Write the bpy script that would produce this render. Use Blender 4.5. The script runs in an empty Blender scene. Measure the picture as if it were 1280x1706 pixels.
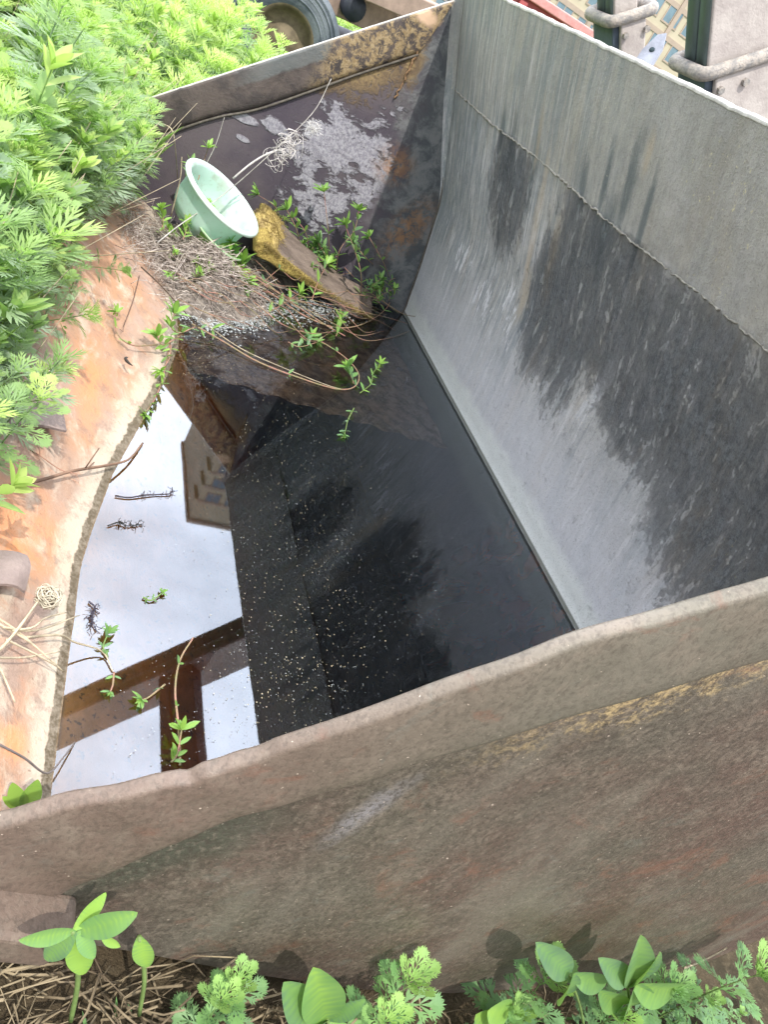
import bpy, math, random
import numpy as np
from mathutils import Vector, Matrix
random.seed(7); rng = np.random.default_rng(11)
S = bpy.context.scene; COL = S.collection
PI = math.pi

# ------------------------------------------------------------------ camera
F = 1230.0; CX, CY = 640.0, 853.0
Rw = np.array([[0.85400326, 0.20721165, 0.47722297], [-0.23721033, -0.66129613, 0.711631], [0.46304394, -0.72093742, -0.5155963]])
CAM = np.array([0, 0, 1.0])
cd = bpy.data.cameras.new('camera'); co = bpy.data.objects.new('camera', cd); COL.objects.link(co)
cd.sensor_fit = 'HORIZONTAL'; cd.sensor_width = 36; cd.lens = F / 1280 * 36; cd.clip_start = .02; cd.clip_end = 500
M = Matrix.Identity(4)
for i in range(3):
    M[i][0] = Rw[i][0]; M[i][1] = -Rw[i][1]; M[i][2] = -Rw[i][2]; M[i][3] = CAM[i]
co.matrix_world = M; S.camera = co

def ray(u, v): return Rw @ np.array([u - CX, v - CY, F])
def onz(u, v, z=0.0):
    d = ray(u, v); return CAM + d * ((z - CAM[2]) / d[2])
def ony(u, v, y):
    d = ray(u, v); return CAM + d * ((y - CAM[1]) / d[1])

# ------------------------------------------------------------------ light, sky, exposure
SUN = Vector((-.10, -.60, 1.0)).normalized()
sl = bpy.data.lights.new('sun', 'SUN'); so = bpy.data.objects.new('sun', sl); COL.objects.link(so)
sl.energy = 3.1; sl.angle = math.radians(.55); sl.color = (1, .95, .87)
so.rotation_euler = SUN.to_track_quat('Z', 'Y').to_euler()
W = bpy.data.worlds.new('World'); S.world = W; W.use_nodes = True
nt = W.node_tree; nt.nodes.clear(); N = nt.nodes.new; LK = nt.links.new
wo = N('ShaderNodeOutputWorld'); bg = N('ShaderNodeBackground'); sky = N('ShaderNodeTexSky')
sky.sky_type = 'NISHITA'; sky.sun_disc = False
sky.sun_elevation = math.asin(SUN.z); sky.sun_rotation = math.atan2(SUN.x, SUN.y)
sky.dust_density = 2.5; sky.air_density = 1.2
tc = N('ShaderNodeTexCoord'); mp = N('ShaderNodeMapping'); mp.inputs['Scale'].default_value = (1.3, 1.3, 2.6)
ns = N('ShaderNodeTexNoise'); ns.inputs['Scale'].default_value = 1.7; ns.inputs['Detail'].default_value = 6; ns.inputs['Roughness'].default_value = .55
rp = N('ShaderNodeValToRGB'); rp.color_ramp.elements[0].position = .30; rp.color_ramp.elements[1].position = .58
rp.color_ramp.elements[0].color = (.35, .35, .35, 1)
# thin bright cloud, denser towards the far side of the yard
dt = N('ShaderNodeVectorMath'); dt.operation = 'DOT_PRODUCT'; dt.inputs[1].default_value = (.24, .60, .76)
mr = N('ShaderNodeMapRange'); mr.inputs['From Min'].default_value = .35; mr.inputs['From Max'].default_value = .95
mr.inputs['To Min'].default_value = 13.0; mr.inputs['To Max'].default_value = 42.0
cl = N('ShaderNodeVectorMath'); cl.operation = 'SCALE'; cl.inputs[0].default_value = (.93, .97, 1.06)
mx = N('ShaderNodeMix'); mx.data_type = 'RGBA'
LK(tc.outputs['Generated'], mp.inputs['Vector']); LK(mp.outputs[0], ns.inputs['Vector']); LK(ns.outputs['Fac'], rp.inputs['Fac'])
LK(tc.outputs['Generated'], dt.inputs[0]); LK(dt.outputs['Value'], mr.inputs['Value']); LK(mr.outputs[0], cl.inputs['Scale'])
LK(rp.outputs['Color'], mx.inputs['Factor']); LK(sky.outputs[0], mx.inputs['A']); LK(cl.outputs[0], mx.inputs['B'])
LK(mx.outputs['Result'], bg.inputs['Color']); bg.inputs['Strength'].default_value = .12; LK(bg.outputs[0], wo.inputs['Surface'])
S.view_settings.view_transform = 'Standard'; S.view_settings.look = 'None'; S.view_settings.gamma = 1
S.view_settings.exposure = 0.55
S.cycles.max_bounces = 8; S.cycles.transparent_max_bounces = 12

# ------------------------------------------------------------------ object helpers
def tag(o, label=None, cat=None, group=None, kind=None):
    if label: o['label'] = label
    if cat: o['category'] = cat
    if group: o['group'] = group
    if kind: o['kind'] = kind
    return o
def empty(name, loc=(0, 0, 0)):
    o = bpy.data.objects.new(name, None); COL.objects.link(o); o.location = loc; o.empty_display_size = .05
    return o
def link(name, me, mat, parent=None, smooth=True):
    o = bpy.data.objects.new(name, me); COL.objects.link(o)
    if mat: me.materials.append(mat)
    if smooth and len(me.polygons): me.polygons.foreach_set('use_smooth', [True] * len(me.polygons))
    if parent is not None:
        o.parent = parent; o.matrix_parent_inverse = Matrix.Translation(-Vector(parent.location)) if parent.type == 'EMPTY' else Matrix.Identity(4)
    return o
class MB:
    def __init__(s): s.v = []; s.f = []
    def add(s, vs, fs):
        o = len(s.v); s.v += [tuple(map(float, p)) for p in vs]; s.f += [tuple(i + o for i in f) for f in fs]
    def box(s, c, ax, sz):
        c = np.array(c, float); ax = [np.array(a, float) / np.linalg.norm(a) for a in ax]
        vs = [c + sum(ax[k] * sz[k] / 2 * sg[k] for k in range(3)) for sg in [(-1,-1,-1),(1,-1,-1),(1,1,-1),(-1,1,-1),(-1,-1,1),(1,-1,1),(1,1,1),(-1,1,1)]]
        s.add(vs, [(0,3,2,1),(4,5,6,7),(0,1,5,4),(1,2,6,5),(2,3,7,6),(3,0,4,7)])
    def tube(s, pts, rad, n=6, closed=False):
        pts = [np.array(p, float) for p in pts]; m = len(pts)
        if not hasattr(rad, '__len__'): rad = [rad] * m
        vs = []; a = None
        for i, p in enumerate(pts):
            if closed: d = pts[(i + 1) % m] - pts[i - 1]
            else: d = pts[min(i + 1, m - 1)] - pts[max(i - 1, 0)]
            d = d / (np.linalg.norm(d) + 1e-9)
            if a is None:
                a = np.cross(d, (0, 0, 1)); 
                if np.linalg.norm(a) < .1: a = np.cross(d, (1, 0, 0))
            a = a - d * a.dot(d); a /= np.linalg.norm(a) + 1e-9; b = np.cross(d, a)
            for k in range(n):
                t = 2 * PI * k / n; vs.append(p + (a * math.cos(t) + b * math.sin(t)) * rad[i])
        fs = []
        for i in range(m if closed else m - 1):
            for k in range(n):
                j = (i + 1) % m
                fs.append((i * n + k, i * n + (k + 1) % n, j * n + (k + 1) % n, j * n + k))
        if not closed: fs.append(tuple(range(n))[::-1]); fs.append(tuple((m - 1) * n + k for k in range(n)))
        s.add(vs, fs)
    def grid(s, P, flip=False):
        r, c = len(P), len(P[0]); vs = [p for row in P for p in row]
        fs = [(i*c+j, i*c+j+1, (i+1)*c+j+1, (i+1)*c+j) for i in range(r-1) for j in range(c-1)]
        if flip: fs = [f[::-1] for f in fs]
        s.add(vs, fs)
    def lathe(s, prof, org, ax, n=48):
        ax = np.array(ax, float); ax /= np.linalg.norm(ax); a = np.cross(ax, (0, 0, 1.)); a /= np.linalg.norm(a); b = np.cross(ax, a)
        P = [[np.array(org) + ax * h + (a * math.cos(2*PI*k/n) + b * math.sin(2*PI*k/n)) * r for k in range(n + 1)] for r, h in prof]
        s.grid(P)
    def build(s, name, mat, parent=None, smooth=True, bevel=0):
        me = bpy.data.meshes.new(name); me.from_pydata(s.v, [], s.f); me.validate(); me.update()
        o = link(name, me, mat, parent, smooth)
        if bevel:
            b = o.modifiers.new('bevel', 'BEVEL'); b.width = bevel; b.segments = 3; b.limit_method = 'ANGLE'
            o.data.polygons.foreach_set('use_smooth', [False] * len(me.polygons))
        return o
def np_mesh(name, V, Q, mat, parent=None, tint=None, smooth=False):
    me = bpy.data.meshes.new(name); V = np.asarray(V, np.float32); Q = np.asarray(Q, np.int32)
    me.vertices.add(len(V)); me.vertices.foreach_set('co', V.ravel())
    me.loops.add(Q.size); me.loops.foreach_set('vertex_index', Q.ravel())
    me.polygons.add(len(Q)); me.polygons.foreach_set('loop_start', np.arange(len(Q), dtype=np.int32) * 4)
    me.polygons.foreach_set('loop_total', np.full(len(Q), 4, np.int32))
    if tint is not None:
        at = me.attributes.new('tint', 'FLOAT', 'POINT'); at.data.foreach_set('value', np.asarray(tint, np.float32))
    me.update(calc_edges=True)
    return link(name, me, mat, parent, smooth)

def smooth_path(pts, k=6):
    pts = [np.array(p, float) for p in pts]; out = []
    P = [2 * pts[0] - pts[1]] + pts + [2 * pts[-1] - pts[-2]]
    for i in range(1, len(P) - 2):
        for j in range(k):
            t = j / k; a, b, c, d = P[i-1], P[i], P[i+1], P[i+2]
            out.append(.5 * ((2*b) + (c-a)*t + (2*a-5*b+4*c-d)*t*t + (-a+3*b-3*c+d)*t**3))
    out.append(pts[-1]); return out

# ------------------------------------------------------------------ material helpers
class Mat:
    def __init__(s, name, rough=.8, spec=.3, metal=0):
        s.m = bpy.data.materials.new(name); s.m.use_nodes = True; s.t = s.m.node_tree
        s.b = s.t.nodes['Principled BSDF']; s.out = s.t.nodes['Material Output']
        s.b.inputs['Roughness'].default_value = rough; s.b.inputs['Specular IOR Level'].default_value = spec; s.b.inputs['Metallic'].default_value = metal
        s.tc = s.n('ShaderNodeTexCoord'); s.P = s.tc.outputs['Object']
        sp = s.n('ShaderNodeSeparateXYZ'); s.l(s.P, sp.inputs[0]); s.X, s.Y, s.Z = sp.outputs
    def n(s, k): return s.t.nodes.new(k)
    def l(s, a, b):
        if isinstance(a, (int, float)): b.default_value = a
        elif isinstance(a, tuple): b.default_value = a + (1,) if len(a) == 3 and len(b.default_value) == 4 else a
        else: s.t.links.new(a, b)
    def noise(s, scale=5, detail=5, rough=.6, sc=(1, 1, 1), dist=0, off=(0, 0, 0)):
        m = s.n('ShaderNodeMapping'); m.inputs['Scale'].default_value = sc; m.inputs['Location'].default_value = off; s.l(s.P, m.inputs[0])
        n = s.n('ShaderNodeTexNoise'); n.inputs['Scale'].default_value = scale; n.inputs['Detail'].default_value = detail
        n.inputs['Roughness'].default_value = rough; n.inputs['Distortion'].default_value = dist; s.l(m.outputs[0], n.inputs['Vector']); return n.outputs['Fac']
    def voro(s, scale, sc=(1, 1, 1), feat='F1'):
        m = s.n('ShaderNodeMapping'); m.inputs['Scale'].default_value = sc; s.l(s.P, m.inputs[0])
        n = s.n('ShaderNodeTexVoronoi'); n.feature = feat; n.inputs['Scale'].default_value = scale; s.l(m.outputs[0], n.inputs['Vector']); return n.outputs['Distance']
    def ma(s, op, a, b=0.0, c=None, clamp=False):
        n = s.n('ShaderNodeMath'); n.operation = op; n.use_clamp = clamp; s.l(a, n.inputs[0]); s.l(b, n.inputs[1])
        if c is not None: s.l(c, n.inputs[2])
        return n.outputs[0]
    def step(s, x, lo, hi):   # smooth 0..1 between lo and hi
        n = s.n('ShaderNodeMapRange'); n.interpolation_type = 'SMOOTHSTEP'
        s.l(x, n.inputs['Value'])
        if lo < hi: n.inputs['From Min'].default_value = lo; n.inputs['From Max'].default_value = hi
        else:
            n.inputs['From Min'].default_value = hi; n.inputs['From Max'].default_value = lo
            n.inputs['To Min'].default_value = 1; n.inputs['To Max'].default_value = 0
        return n.outputs[0]
    def mix(s, f, a, b, mode='MIX'):
        n = s.n('ShaderNodeMix'); n.data_type = 'RGBA'; n.blend_type = mode; s.l(f, n.inputs['Factor']); s.l(a, n.inputs['A']); s.l(b, n.inputs['B']); return n.outputs['Result']
    def blob(s, a, b, a0, b0, ra, rb, warp=None, amt=.6, edge=(1.0, .3), skew=0.0):
        da = s.ma('SUBTRACT', a, a0); db = s.ma('SUBTRACT', b, b0)
        if skew: da = s.ma('SUBTRACT', da, s.ma('MULTIPLY', db, skew))
        x = s.ma('POWER', s.ma('ABSOLUTE', s.ma('DIVIDE', da, ra)), 2.0)
        y = s.ma('POWER', s.ma('ABSOLUTE', s.ma('DIVIDE', db, rb)), 2.0)
        d = s.ma('SQRT', s.ma('ADD', x, y))
        if warp is not None: d = s.ma('ADD', d, s.ma('MULTIPLY', s.ma('SUBTRACT', warp, .5), amt * 2))
        return s.step(d, edge[0], edge[1])
    def mx(s, *a):
        r = a[0]
        for x in a[1:]: r = s.ma('MAXIMUM', r, x)
        return r
    def mul(s, *a):
        r = a[0]
        for x in a[1:]: r = s.ma('MULTIPLY', r, x)
        return r
    def bump(s, h, dist=.004, strength=1.0, prev=None):
        n = s.n('ShaderNodeBump'); n.inputs['Distance'].default_value = dist; n.inputs['Strength'].default_value = strength; s.l(h, n.inputs['Height'])
        if prev is not None: s.l(prev, n.inputs['Normal'])
        s.l(n.outputs[0], s.b.inputs['Normal']); return n.outputs[0]
    def col(s, c): s.l(c, s.b.inputs['Base Color']); return s

def simple(name, c, rough=.7, var=.35, scale=20, spec=.3, bump=.002, metal=0, c2=None):
    m = Mat(name, rough, spec, metal); n = m.noise(scale, 6, .65)
    d = c2 or tuple(x * (1 - var) for x in c); m.col(m.mix(m.step(n, .35, .65), d, c)); m.bump(m.noise(scale * 3, 4, .7), bump); return m.m

# --- inside of the back wall: grey weathered steel (object Y runs along it, Z up it)
def mat_wall():
    m = Mat('weathered_grey_steel', .62, .35)
    big = m.noise(2.2, 5, .6); mid = m.noise(9, 6, .65); fine = m.noise(70, 5, .75); grain = m.noise(240, 3, .8)
    st = m.noise(6, 7, .7, (1, 6.5, .55), .3); st2 = m.noise(5, 6, .7, (1, 14, .5), .2, (3, 1, 2))
    c = m.mix(m.step(big, .38, .62), (.34, .34, .33), (.43, .41, .37))
    c = m.mix(m.step(mid, .42, .66), c, (.46, .455, .465))
    c = m.mix(m.ma('MULTIPLY', m.step(fine, .50, .62), .45), c, (.22, .22, .215))
    c = m.mix(m.ma('MULTIPLY', m.step(m.noise(45, 6, .75, (1, 1, .6), .3, (4, 4, 4)), .52, .66), .4), c, (.60, .58, .56))
    c = m.mix(m.ma('MULTIPLY', m.step(m.Z, .9, .5), .5), c, (.375, .385, .39))
    stri = m.noise(16, 8, .75, (1, 5, .5), .1, (3, 8, 8)); c = m.mix(m.ma('MULTIPLY', m.step(stri, .50, .64), .38), c, (.19, .205, .21)); c = m.mix(m.ma('MULTIPLY', m.step(stri, .48, .36), .30), c, (.60, .59, .58))
    tb = m.noise(3.5, 6, .65, (1, 2.4, .6), .2, (1, 2, 3)); c = m.mix(m.mul(m.step(tb, .52, .64), .5), c, (.36, .31, .245)); c = m.mix(m.mul(m.step(tb, .46, .36), .45), c, (.22, .26, .285))
    mott = m.noise(28, 8, .8, (1, 1, 1), 0, (5, 5, 1)); c = m.mix(m.ma('MULTIPLY', m.step(mott, .51, .62), .5), c, (.21, .21, .20)); c = m.mix(m.ma('MULTIPLY', m.step(mott, .47, .38), .3), c, (.56, .55, .54))
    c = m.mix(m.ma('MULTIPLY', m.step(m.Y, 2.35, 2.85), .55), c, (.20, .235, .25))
    n_up = m.noise(7, 9, .78, (1, 1.3, .8), .2, (6, 6, 2))
    up = m.step(m.Z, .80, .86)     # plate above the seam is browner and cleaner
    c = m.mix(m.ma('MULTIPLY', up, .55), c, m.mix(m.step(n_up, .40, .60), (.30, .29, .265), (.42, .40, .36)))
    # far end: teal-grey wash in vertical streaks
    far = m.step(m.Y, 1.35, 2.0)
    c = m.mix(m.mul(far, m.step(st, .42, .62), .7), c, (.20, .235, .25))
    c = m.mix(m.mul(far, m.step(st2, .52, .68), .6), c, (.62, .60, .60))
    # black runs
    for (y0, z0, ry, rz) in [(2.08, .80, .035, .17), (1.67, .92, .022, .13), (1.56, .93, .035, .17), (1.47, .88, .02, .16), (2.35, .84, .03, .10), (2.27, .80, .05, .14), (1.78, .86, .03, .13), (1.62, .80, .07, .12)]:
        w = m.noise(9, 6, .75, (1, 3.2, .7), .5)
        c = m.mix(m.ma('MULTIPLY', m.blob(m.Y, m.Z, y0, z0, ry, rz, w, 1.1, (1.0, .1)), .8), c, (.10, .125, .135))
    # rusty-tan streaks
    for (y0, z0, ry, rz) in [(2.0, .66, .03, .26), (1.98, .50, .05, .14), (2.08, .9, .02, .12), (1.52, 1.0, .02, .06), (1.86, .62, .03, .2)]:
        w = m.noise(7, 6, .75, (1, 4, 1), .5, (5, 0, 1))
        c = m.mix(m.ma('MULTIPLY', m.blob(m.Y, m.Z, y0, z0, ry, rz, w, 1.0, (1.0, .1)), .5), c, (.50, .40, .28))
    # tar crust below the seam
    reg = None
    for (y0, z0, ry, rz, sk) in [(1.12, .66, .22, .17, 0), (.90, .56, .22, .20, .2), (1.48, .68, .17, .16, 0), (1.70, .62, .12, .22, .2), (1.82, .54, .10, .16, 0), (.66, .46, .22, .18, 0), (2.24, .72, .12, .14, 0), (1.30, .52, .12, .08, 0)]:
        b = m.blob(m.Y, m.Z, y0, z0, ry, rz, None, 0, (1.75, .1), sk); reg = b if reg is None else m.mx(reg, b)
    n1 = m.noise(9, 9, .75, (1, 2.6, .6), .1, (2, 6, 1)); n2 = m.noise(24, 10, .88, (1, 1.2, .85), 0, (7, 2, 0)); n3 = m.noise(75, 6, .8, (1, 1, .8))
    val = m.ma('ADD', m.ma('ADD', m.ma('MULTIPLY', reg, .85), m.ma('MULTIPLY', m.ma('SUBTRACT', n1, .5), 1.3)), m.ma('MULTIPLY', m.ma('SUBTRACT', n2, .5), 3.2))
    crust = m.mul(m.ma('ADD', .14, m.ma('MULTIPLY', .86, m.step(m.ma('ADD', m.ma('MULTIPLY', n1, .5), m.ma('MULTIPLY', n2, .5)), .44, .58))), m.step(m.ma('ADD', reg, m.ma('MULTIPLY', m.ma('SUBTRACT', n2, .5), 1.1)), .05, 1.0), m.step(m.ma('ADD', m.Z, m.ma('MULTIPLY', m.ma('SUBTRACT', n2, .5), .05)), .86, .82))
    c = m.mix(m.ma('MULTIPLY', crust, .74), c, m.mix(m.step(m.ma('ADD', m.ma('MULTIPLY', n3, .6), m.ma('MULTIPLY', n2, .4)), .43, .57), (.105, .13, .145), (.46, .50, .53)))
    runs = m.mul(m.step(m.noise(10, 8, .7, (1, 2.6, .28), .1, (1, 9, 5)), .53, .66), m.step(m.Z, .95, .80), m.step(m.Z, .12, .34))
    c = m.mix(m.ma('MULTIPLY', runs, .55), c, (.15, .17, .18))
    chalk = m.mul(m.step(m.noise(11, 8, .74, (1, 2.6, .35), .2, (8, 3, 2)), .53, .65), m.step(m.Z, .9, .7))
    c = m.mix(m.ma('MULTIPLY', chalk, .55), c, (.64, .63, .62))
    lump = n2
    # pale flaked patches and the dry scum band over the water
    w2 = m.noise(22, 7, .75, (1, 1.6, .6), .8)
    pale = m.mx(m.blob(m.Y, m.Z, 2.24, .36, .09, .07, w2, 1.5, (1, .5)), m.blob(m.Y, m.Z, 2.04, .42, .06, .10, w2, 1.4, (1, .5), .5), m.blob(m.Y, m.Z, 2.5, .40, .10, .06, w2, 1.2, (1, .4)))
    pale = m.mul(m.step(pale, .0, .5), m.step(m.noise(16, 8, .7, (1, 3.2, .7), .4, (2, 8, 2)), .50, .58))
    pale = m.mx(pale, m.mul(m.step(m.noise(11, 8, .72, (1, 4, .8), .4, (2, 8, 2)), .60, .66), m.step(m.Z, .75, .55), m.step(m.Y, 1.5, 1.9), .7))
    c = m.mix(m.ma('MULTIPLY', pale, .75), c, (.74, .74, .77))
    c = m.mix(m.mul(m.blob(m.Y, m.Z, 1.45, .50, .035, .16, w2, 1.2, (1, .3), -.3), .5), c, (.66, .67, .69))
    low = m.step(m.ma('ADD', m.Z, m.ma('MULTIPLY', m.ma('SUBTRACT', mid, .5), .30)), .46, .14)
    c = m.mix(m.ma('MULTIPLY', low, .62), c, m.mix(m.step(mott, .4, .6), (.60, .60, .64), (.68, .68, .72)))  # low wall coloured paler to stand in for the stronger light there
    scum = m.step(m.ma('ADD', m.Z, m.ma('MULTIPLY', m.ma('SUBTRACT', m.noise(14, 6, .6, (1, 1, 1), 0), .5), .07)), .115, .06)
    c = m.mix(m.ma('MULTIPLY', scum, .8), c, (.72, .74, .71))
    # seam dirt, pits and yellow lichen freckles
    c = m.mix(m.mul(m.step(grain, .54, .68), .5), c, (.13, .13, .125))
    c = m.mix(m.mul(m.step(m.noise(150, 4, .8, off=(2, 3, 4)), .61, .67), m.step(big, .42, .6), .8), c, (.72, .66, .48))
    fl = m.mul(m.step(m.noise(85, 5, .8, (1, 1, .7), 0, (9, 9, 1)), .60, .66), m.mx(m.blob(m.Y, m.Z, 1.22, 1.0, .22, .10, mid, 1), m.blob(m.Y, m.Z, 1.2, .88, .18, .05, mid, 1), m.blob(m.Y, m.Z, .82, .46, .1, .1, mid, .8)))
    c = m.mix(m.ma('MULTIPLY', fl, .8), c, (.70, .63, .36))
    # underwater: algae green, rust spots
    und = m.step(m.Z, .004, -.01); c = m.mix(und, c, (.11, .11, .06))
    c = m.mix(m.mul(und, m.step(m.noise(13, 4, .6, (1, 1, 1), .5), .52, .58), m.step(m.Y, 1.6, 1.4)), c, (.85, .22, .05))
    line = m.step(m.ma('ABSOLUTE', m.ma('SUBTRACT', m.Z, .006)), .008, .003)
    c = m.mix(m.ma('MULTIPLY', line, .8), c, (.05, .055, .035))
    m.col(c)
    h = m.ma('ADD', m.ma('MULTIPLY', fine, .5), m.ma('MULTIPLY', grain, .35))
    p = m.bump(h, .005, 1.0); p = m.bump(m.ma('MULTIPLY', crust, m.ma('ADD', n2, m.ma('MULTIPLY', n3, .5))), .035, 1, p); m.bump(st, .004, .6, p)
    return m.m
# --- inside of the far side plate: purple-dark with whitish flaking and rust
def mat_far():
    m = Mat('purple_dark_steel', .6, .35)
    big = m.noise(3, 5, .6); mid = m.noise(13, 7, .7, (1, 1, 1), .4); fine = m.noise(80, 5, .8)
    c = m.mix(m.step(big, .4, .65), (.075, .062, .080), (.12, .10, .11))
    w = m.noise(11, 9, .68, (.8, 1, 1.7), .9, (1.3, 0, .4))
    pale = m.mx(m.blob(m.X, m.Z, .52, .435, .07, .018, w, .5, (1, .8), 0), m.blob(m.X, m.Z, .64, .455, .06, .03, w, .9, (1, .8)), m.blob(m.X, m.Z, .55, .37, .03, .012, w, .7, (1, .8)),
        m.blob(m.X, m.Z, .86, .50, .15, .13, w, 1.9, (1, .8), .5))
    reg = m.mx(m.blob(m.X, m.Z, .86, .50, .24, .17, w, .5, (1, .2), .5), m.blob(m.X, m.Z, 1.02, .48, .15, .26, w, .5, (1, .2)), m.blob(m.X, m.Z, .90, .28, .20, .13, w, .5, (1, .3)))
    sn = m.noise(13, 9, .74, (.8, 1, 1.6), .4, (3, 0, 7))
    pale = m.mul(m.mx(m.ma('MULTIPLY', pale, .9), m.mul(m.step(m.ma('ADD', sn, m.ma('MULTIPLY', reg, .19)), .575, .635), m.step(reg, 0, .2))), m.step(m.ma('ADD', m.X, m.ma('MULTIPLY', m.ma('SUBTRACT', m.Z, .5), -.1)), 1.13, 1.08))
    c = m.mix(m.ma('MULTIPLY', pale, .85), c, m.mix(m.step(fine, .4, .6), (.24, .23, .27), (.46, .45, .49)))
    # dark mottled teal at the right, painting in the back wall's cast shadow
    tw = m.step(m.ma('ADD', m.ma('ADD', m.X, m.ma('MULTIPLY', m.Z, .25)), m.ma('MULTIPLY', m.ma('SUBTRACT', mid, .5), .45)), 1.12, 1.34)
    c = m.mix(m.ma('MULTIPLY', tw, .85), c, m.mix(m.step(mid, .4, .62), (.07, .085, .09), (.19, .20, .20)))
    # rust: ochre round the strip, orange at the foot
    w3 = m.noise(30, 8, .75, (1, 1, 1), .6)
    ru = m.mx(m.blob(m.X, m.Z, .84, .76, .17, .14, w3, 1.7, (1.0, .5), .6), m.blob(m.X, m.Z, .70, .68, .14, .07, w3, 1.8, (1.1, .5), .4), m.blob(m.X, m.Z, 1.0, .84, .05, .10, w3, 1.3, (1, .4)))
    c = m.mix(m.ma('MULTIPLY', ru, .8), c, m.mix(m.step(w3, .42, .6), (.17, .115, .06), (.42, .30, .13)))
    r2 = m.mul(m.mx(m.blob(m.X, m.Z, 1.27, .32, .09, .16, None, 0, (1.3, .0), .25), m.blob(m.X, m.Z, 1.10, .52, .09, .08, None, 0, (1.3, 0))), m.step(w3, .40, .58))
    c = m.mix(m.ma('MULTIPLY', r2, .7), c, (.36, .18, .07))
    c = m.mix(m.blob(m.X, m.Z, .99, 1.0, .05, .035, w3, .8, (1, .4)), c, (.60, .42, .28))
    m.col(c); p = m.bump(fine, .003, .7); m.bump(m.ma('ADD', pale, m.ma('MULTIPLY', m.ma('MAXIMUM', ru, tw), w3)), .006, .8, p); return m.m
def mat_far_strip():
    m = Mat('brown_rim_steel', .6, .35); mid = m.noise(12, 7, .7, (1, 1, 1), .3); fine = m.noise(90, 5, .8)
    c = m.mix(m.step(mid, .38, .62), (.060, .050, .048), (.11, .088, .078))
    c = m.mix(m.mul(m.step(m.ma('ADD', m.ma('SUBTRACT', m.Z, m.ma('MULTIPLY', m.X, .86)), m.ma('MULTIPLY', m.ma('SUBTRACT', mid, .5), .05)), .105, .12), m.step(m.X, .72, .70), m.step(m.X, .42, .56), .6), c, (.15, .17, .17))
    w3 = m.noise(34, 8, .75, (1, 1, 1), .5)
    c = m.mix(m.mul(m.step(m.X, .66, .76), m.step(w3, .44, .55), .8), c, m.mix(m.step(fine, .4, .6), (.30, .21, .10), (.45, .34, .19)))
    c = m.mix(m.blob(m.X, m.Z, .97, .985, .06, .03, w3, .6, (1, .4)), c, (.62, .43, .29))
    m.col(c); m.bump(m.ma('ADD', fine, w3), .004, .7); return m.m
# --- outside of the near side plate: brown pitted steel
def mat_near(strip=False):
    m = Mat('brown_pitted_steel' if not strip else 'brown_rim_plate', .52, .4)
    big = m.noise(3.0, 4, .55, (1, 1, 1), .2); mid = m.noise(16, 6, .65)
    dim = m.noise(85, 4, .6, (1.3, 1, .9), .1); fine = m.noise(330, 3, .7)
    if strip: c = m.mix(m.step(m.X, .20, .62), (.150, .108, .084), (.150, .135, .104))
    else: c = m.mix(m.step(m.ma('ADD', big, m.ma('MULTIPLY', m.X, .05)), .40, .66), (.100, .086, .066), (.105, .068, .054))
    c = m.mix(m.step(mid, .45, .68), c, m.mix(.5, c, (.19, .155, .12)))
    if strip:
        sc = m.noise(20, 3, .5, (1, 1, .06), .2)
        w = m.noise(60, 5, .8)
        edge = m.step(m.ma('SUBTRACT', m.Z, m.ma('MULTIPLY', m.X, .78)), .222, .234)
        c = m.mix(m.mul(edge, .7), c, (.34, .28, .24))
    else:
        w = m.noise(45, 7, .8, (1, 1, 1), .3)
        k = m.ma('SUBTRACT', m.Z, m.ma('MULTIPLY', m.X, .80))
        near_crease = m.step(m.ma('ADD', k, m.ma('MULTIPLY', m.ma('SUBTRACT', mid, .5), .14)), -.09, .0)
        yel = m.mul(near_crease, m.step(m.X, .48, .66), m.step(m.ma('ADD', w, m.ma('MULTIPLY', k, 1.2)), .44, .58), m.step(m.noise(22, 6, .8, (1, 1, 1), 0, (2, 1, 5)), .38, .52))
        c = m.mix(m.ma('MULTIPLY', yel, .8), c, (.46, .34, .17))
        dk = m.mul(near_crease, m.step(m.X, .42, .30)); c = m.mix(m.ma('MULTIPLY', dk, .8), c, (.055, .062, .045))  # dk: dark green band painting in the shade under the crease
        c = m.mix(m.mul(m.blob(m.X, m.Z, .455, .31, .03, .10, mid, .6, (1, .1), .25), .55), c, (.27, .26, .28))
    c = m.mix(m.ma('MULTIPLY', m.step(dim, .50, .70), .2 if strip else .35), c, (.27, .22, .17))
    c = m.mix(m.ma('MULTIPLY', m.step(dim, .48, .36), .2 if strip else .45), c, (.06, .048, .038))
    c = m.mix(m.step(m.noise(160, 2, .6, off=(7, 1, 1)), .735, .76), c, (.55, .45, .36))
    pit = m.noise(150, 4, .65, (1.2, 1, .8), .15, (1, 0, 6)); c = m.mix(m.ma('MULTIPLY', m.step(pit, .50, .40), .32 if strip else .6), c, (.055, .045, .036))
    wear = m.noise(2.4, 5, .6, (2.2, 1, .7), .3, (8, 1, 1)); c = m.mix(m.ma('MULTIPLY', m.step(wear, .5, .68), .45), c, (.185, .165, .130))
    rr = m.noise(7, 8, .72, (1.2, 1, 1.2), .5, (5, 5, 5)); c = m.mix(m.ma('MULTIPLY', m.step(rr, .55, .68), .45), c, (.19, .085, .055)); c = m.mix(m.ma('MULTIPLY', m.step(rr, .42, .32), .35), c, (.16, .165, .14))
    m.col(c); p = m.bump(m.ma('ADD', pit, m.ma('MULTIPLY', fine, .2)), .0014 if strip else .003, .7); m.bump(mid, .002 if strip else .005, .3, p); return m.m
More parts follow.
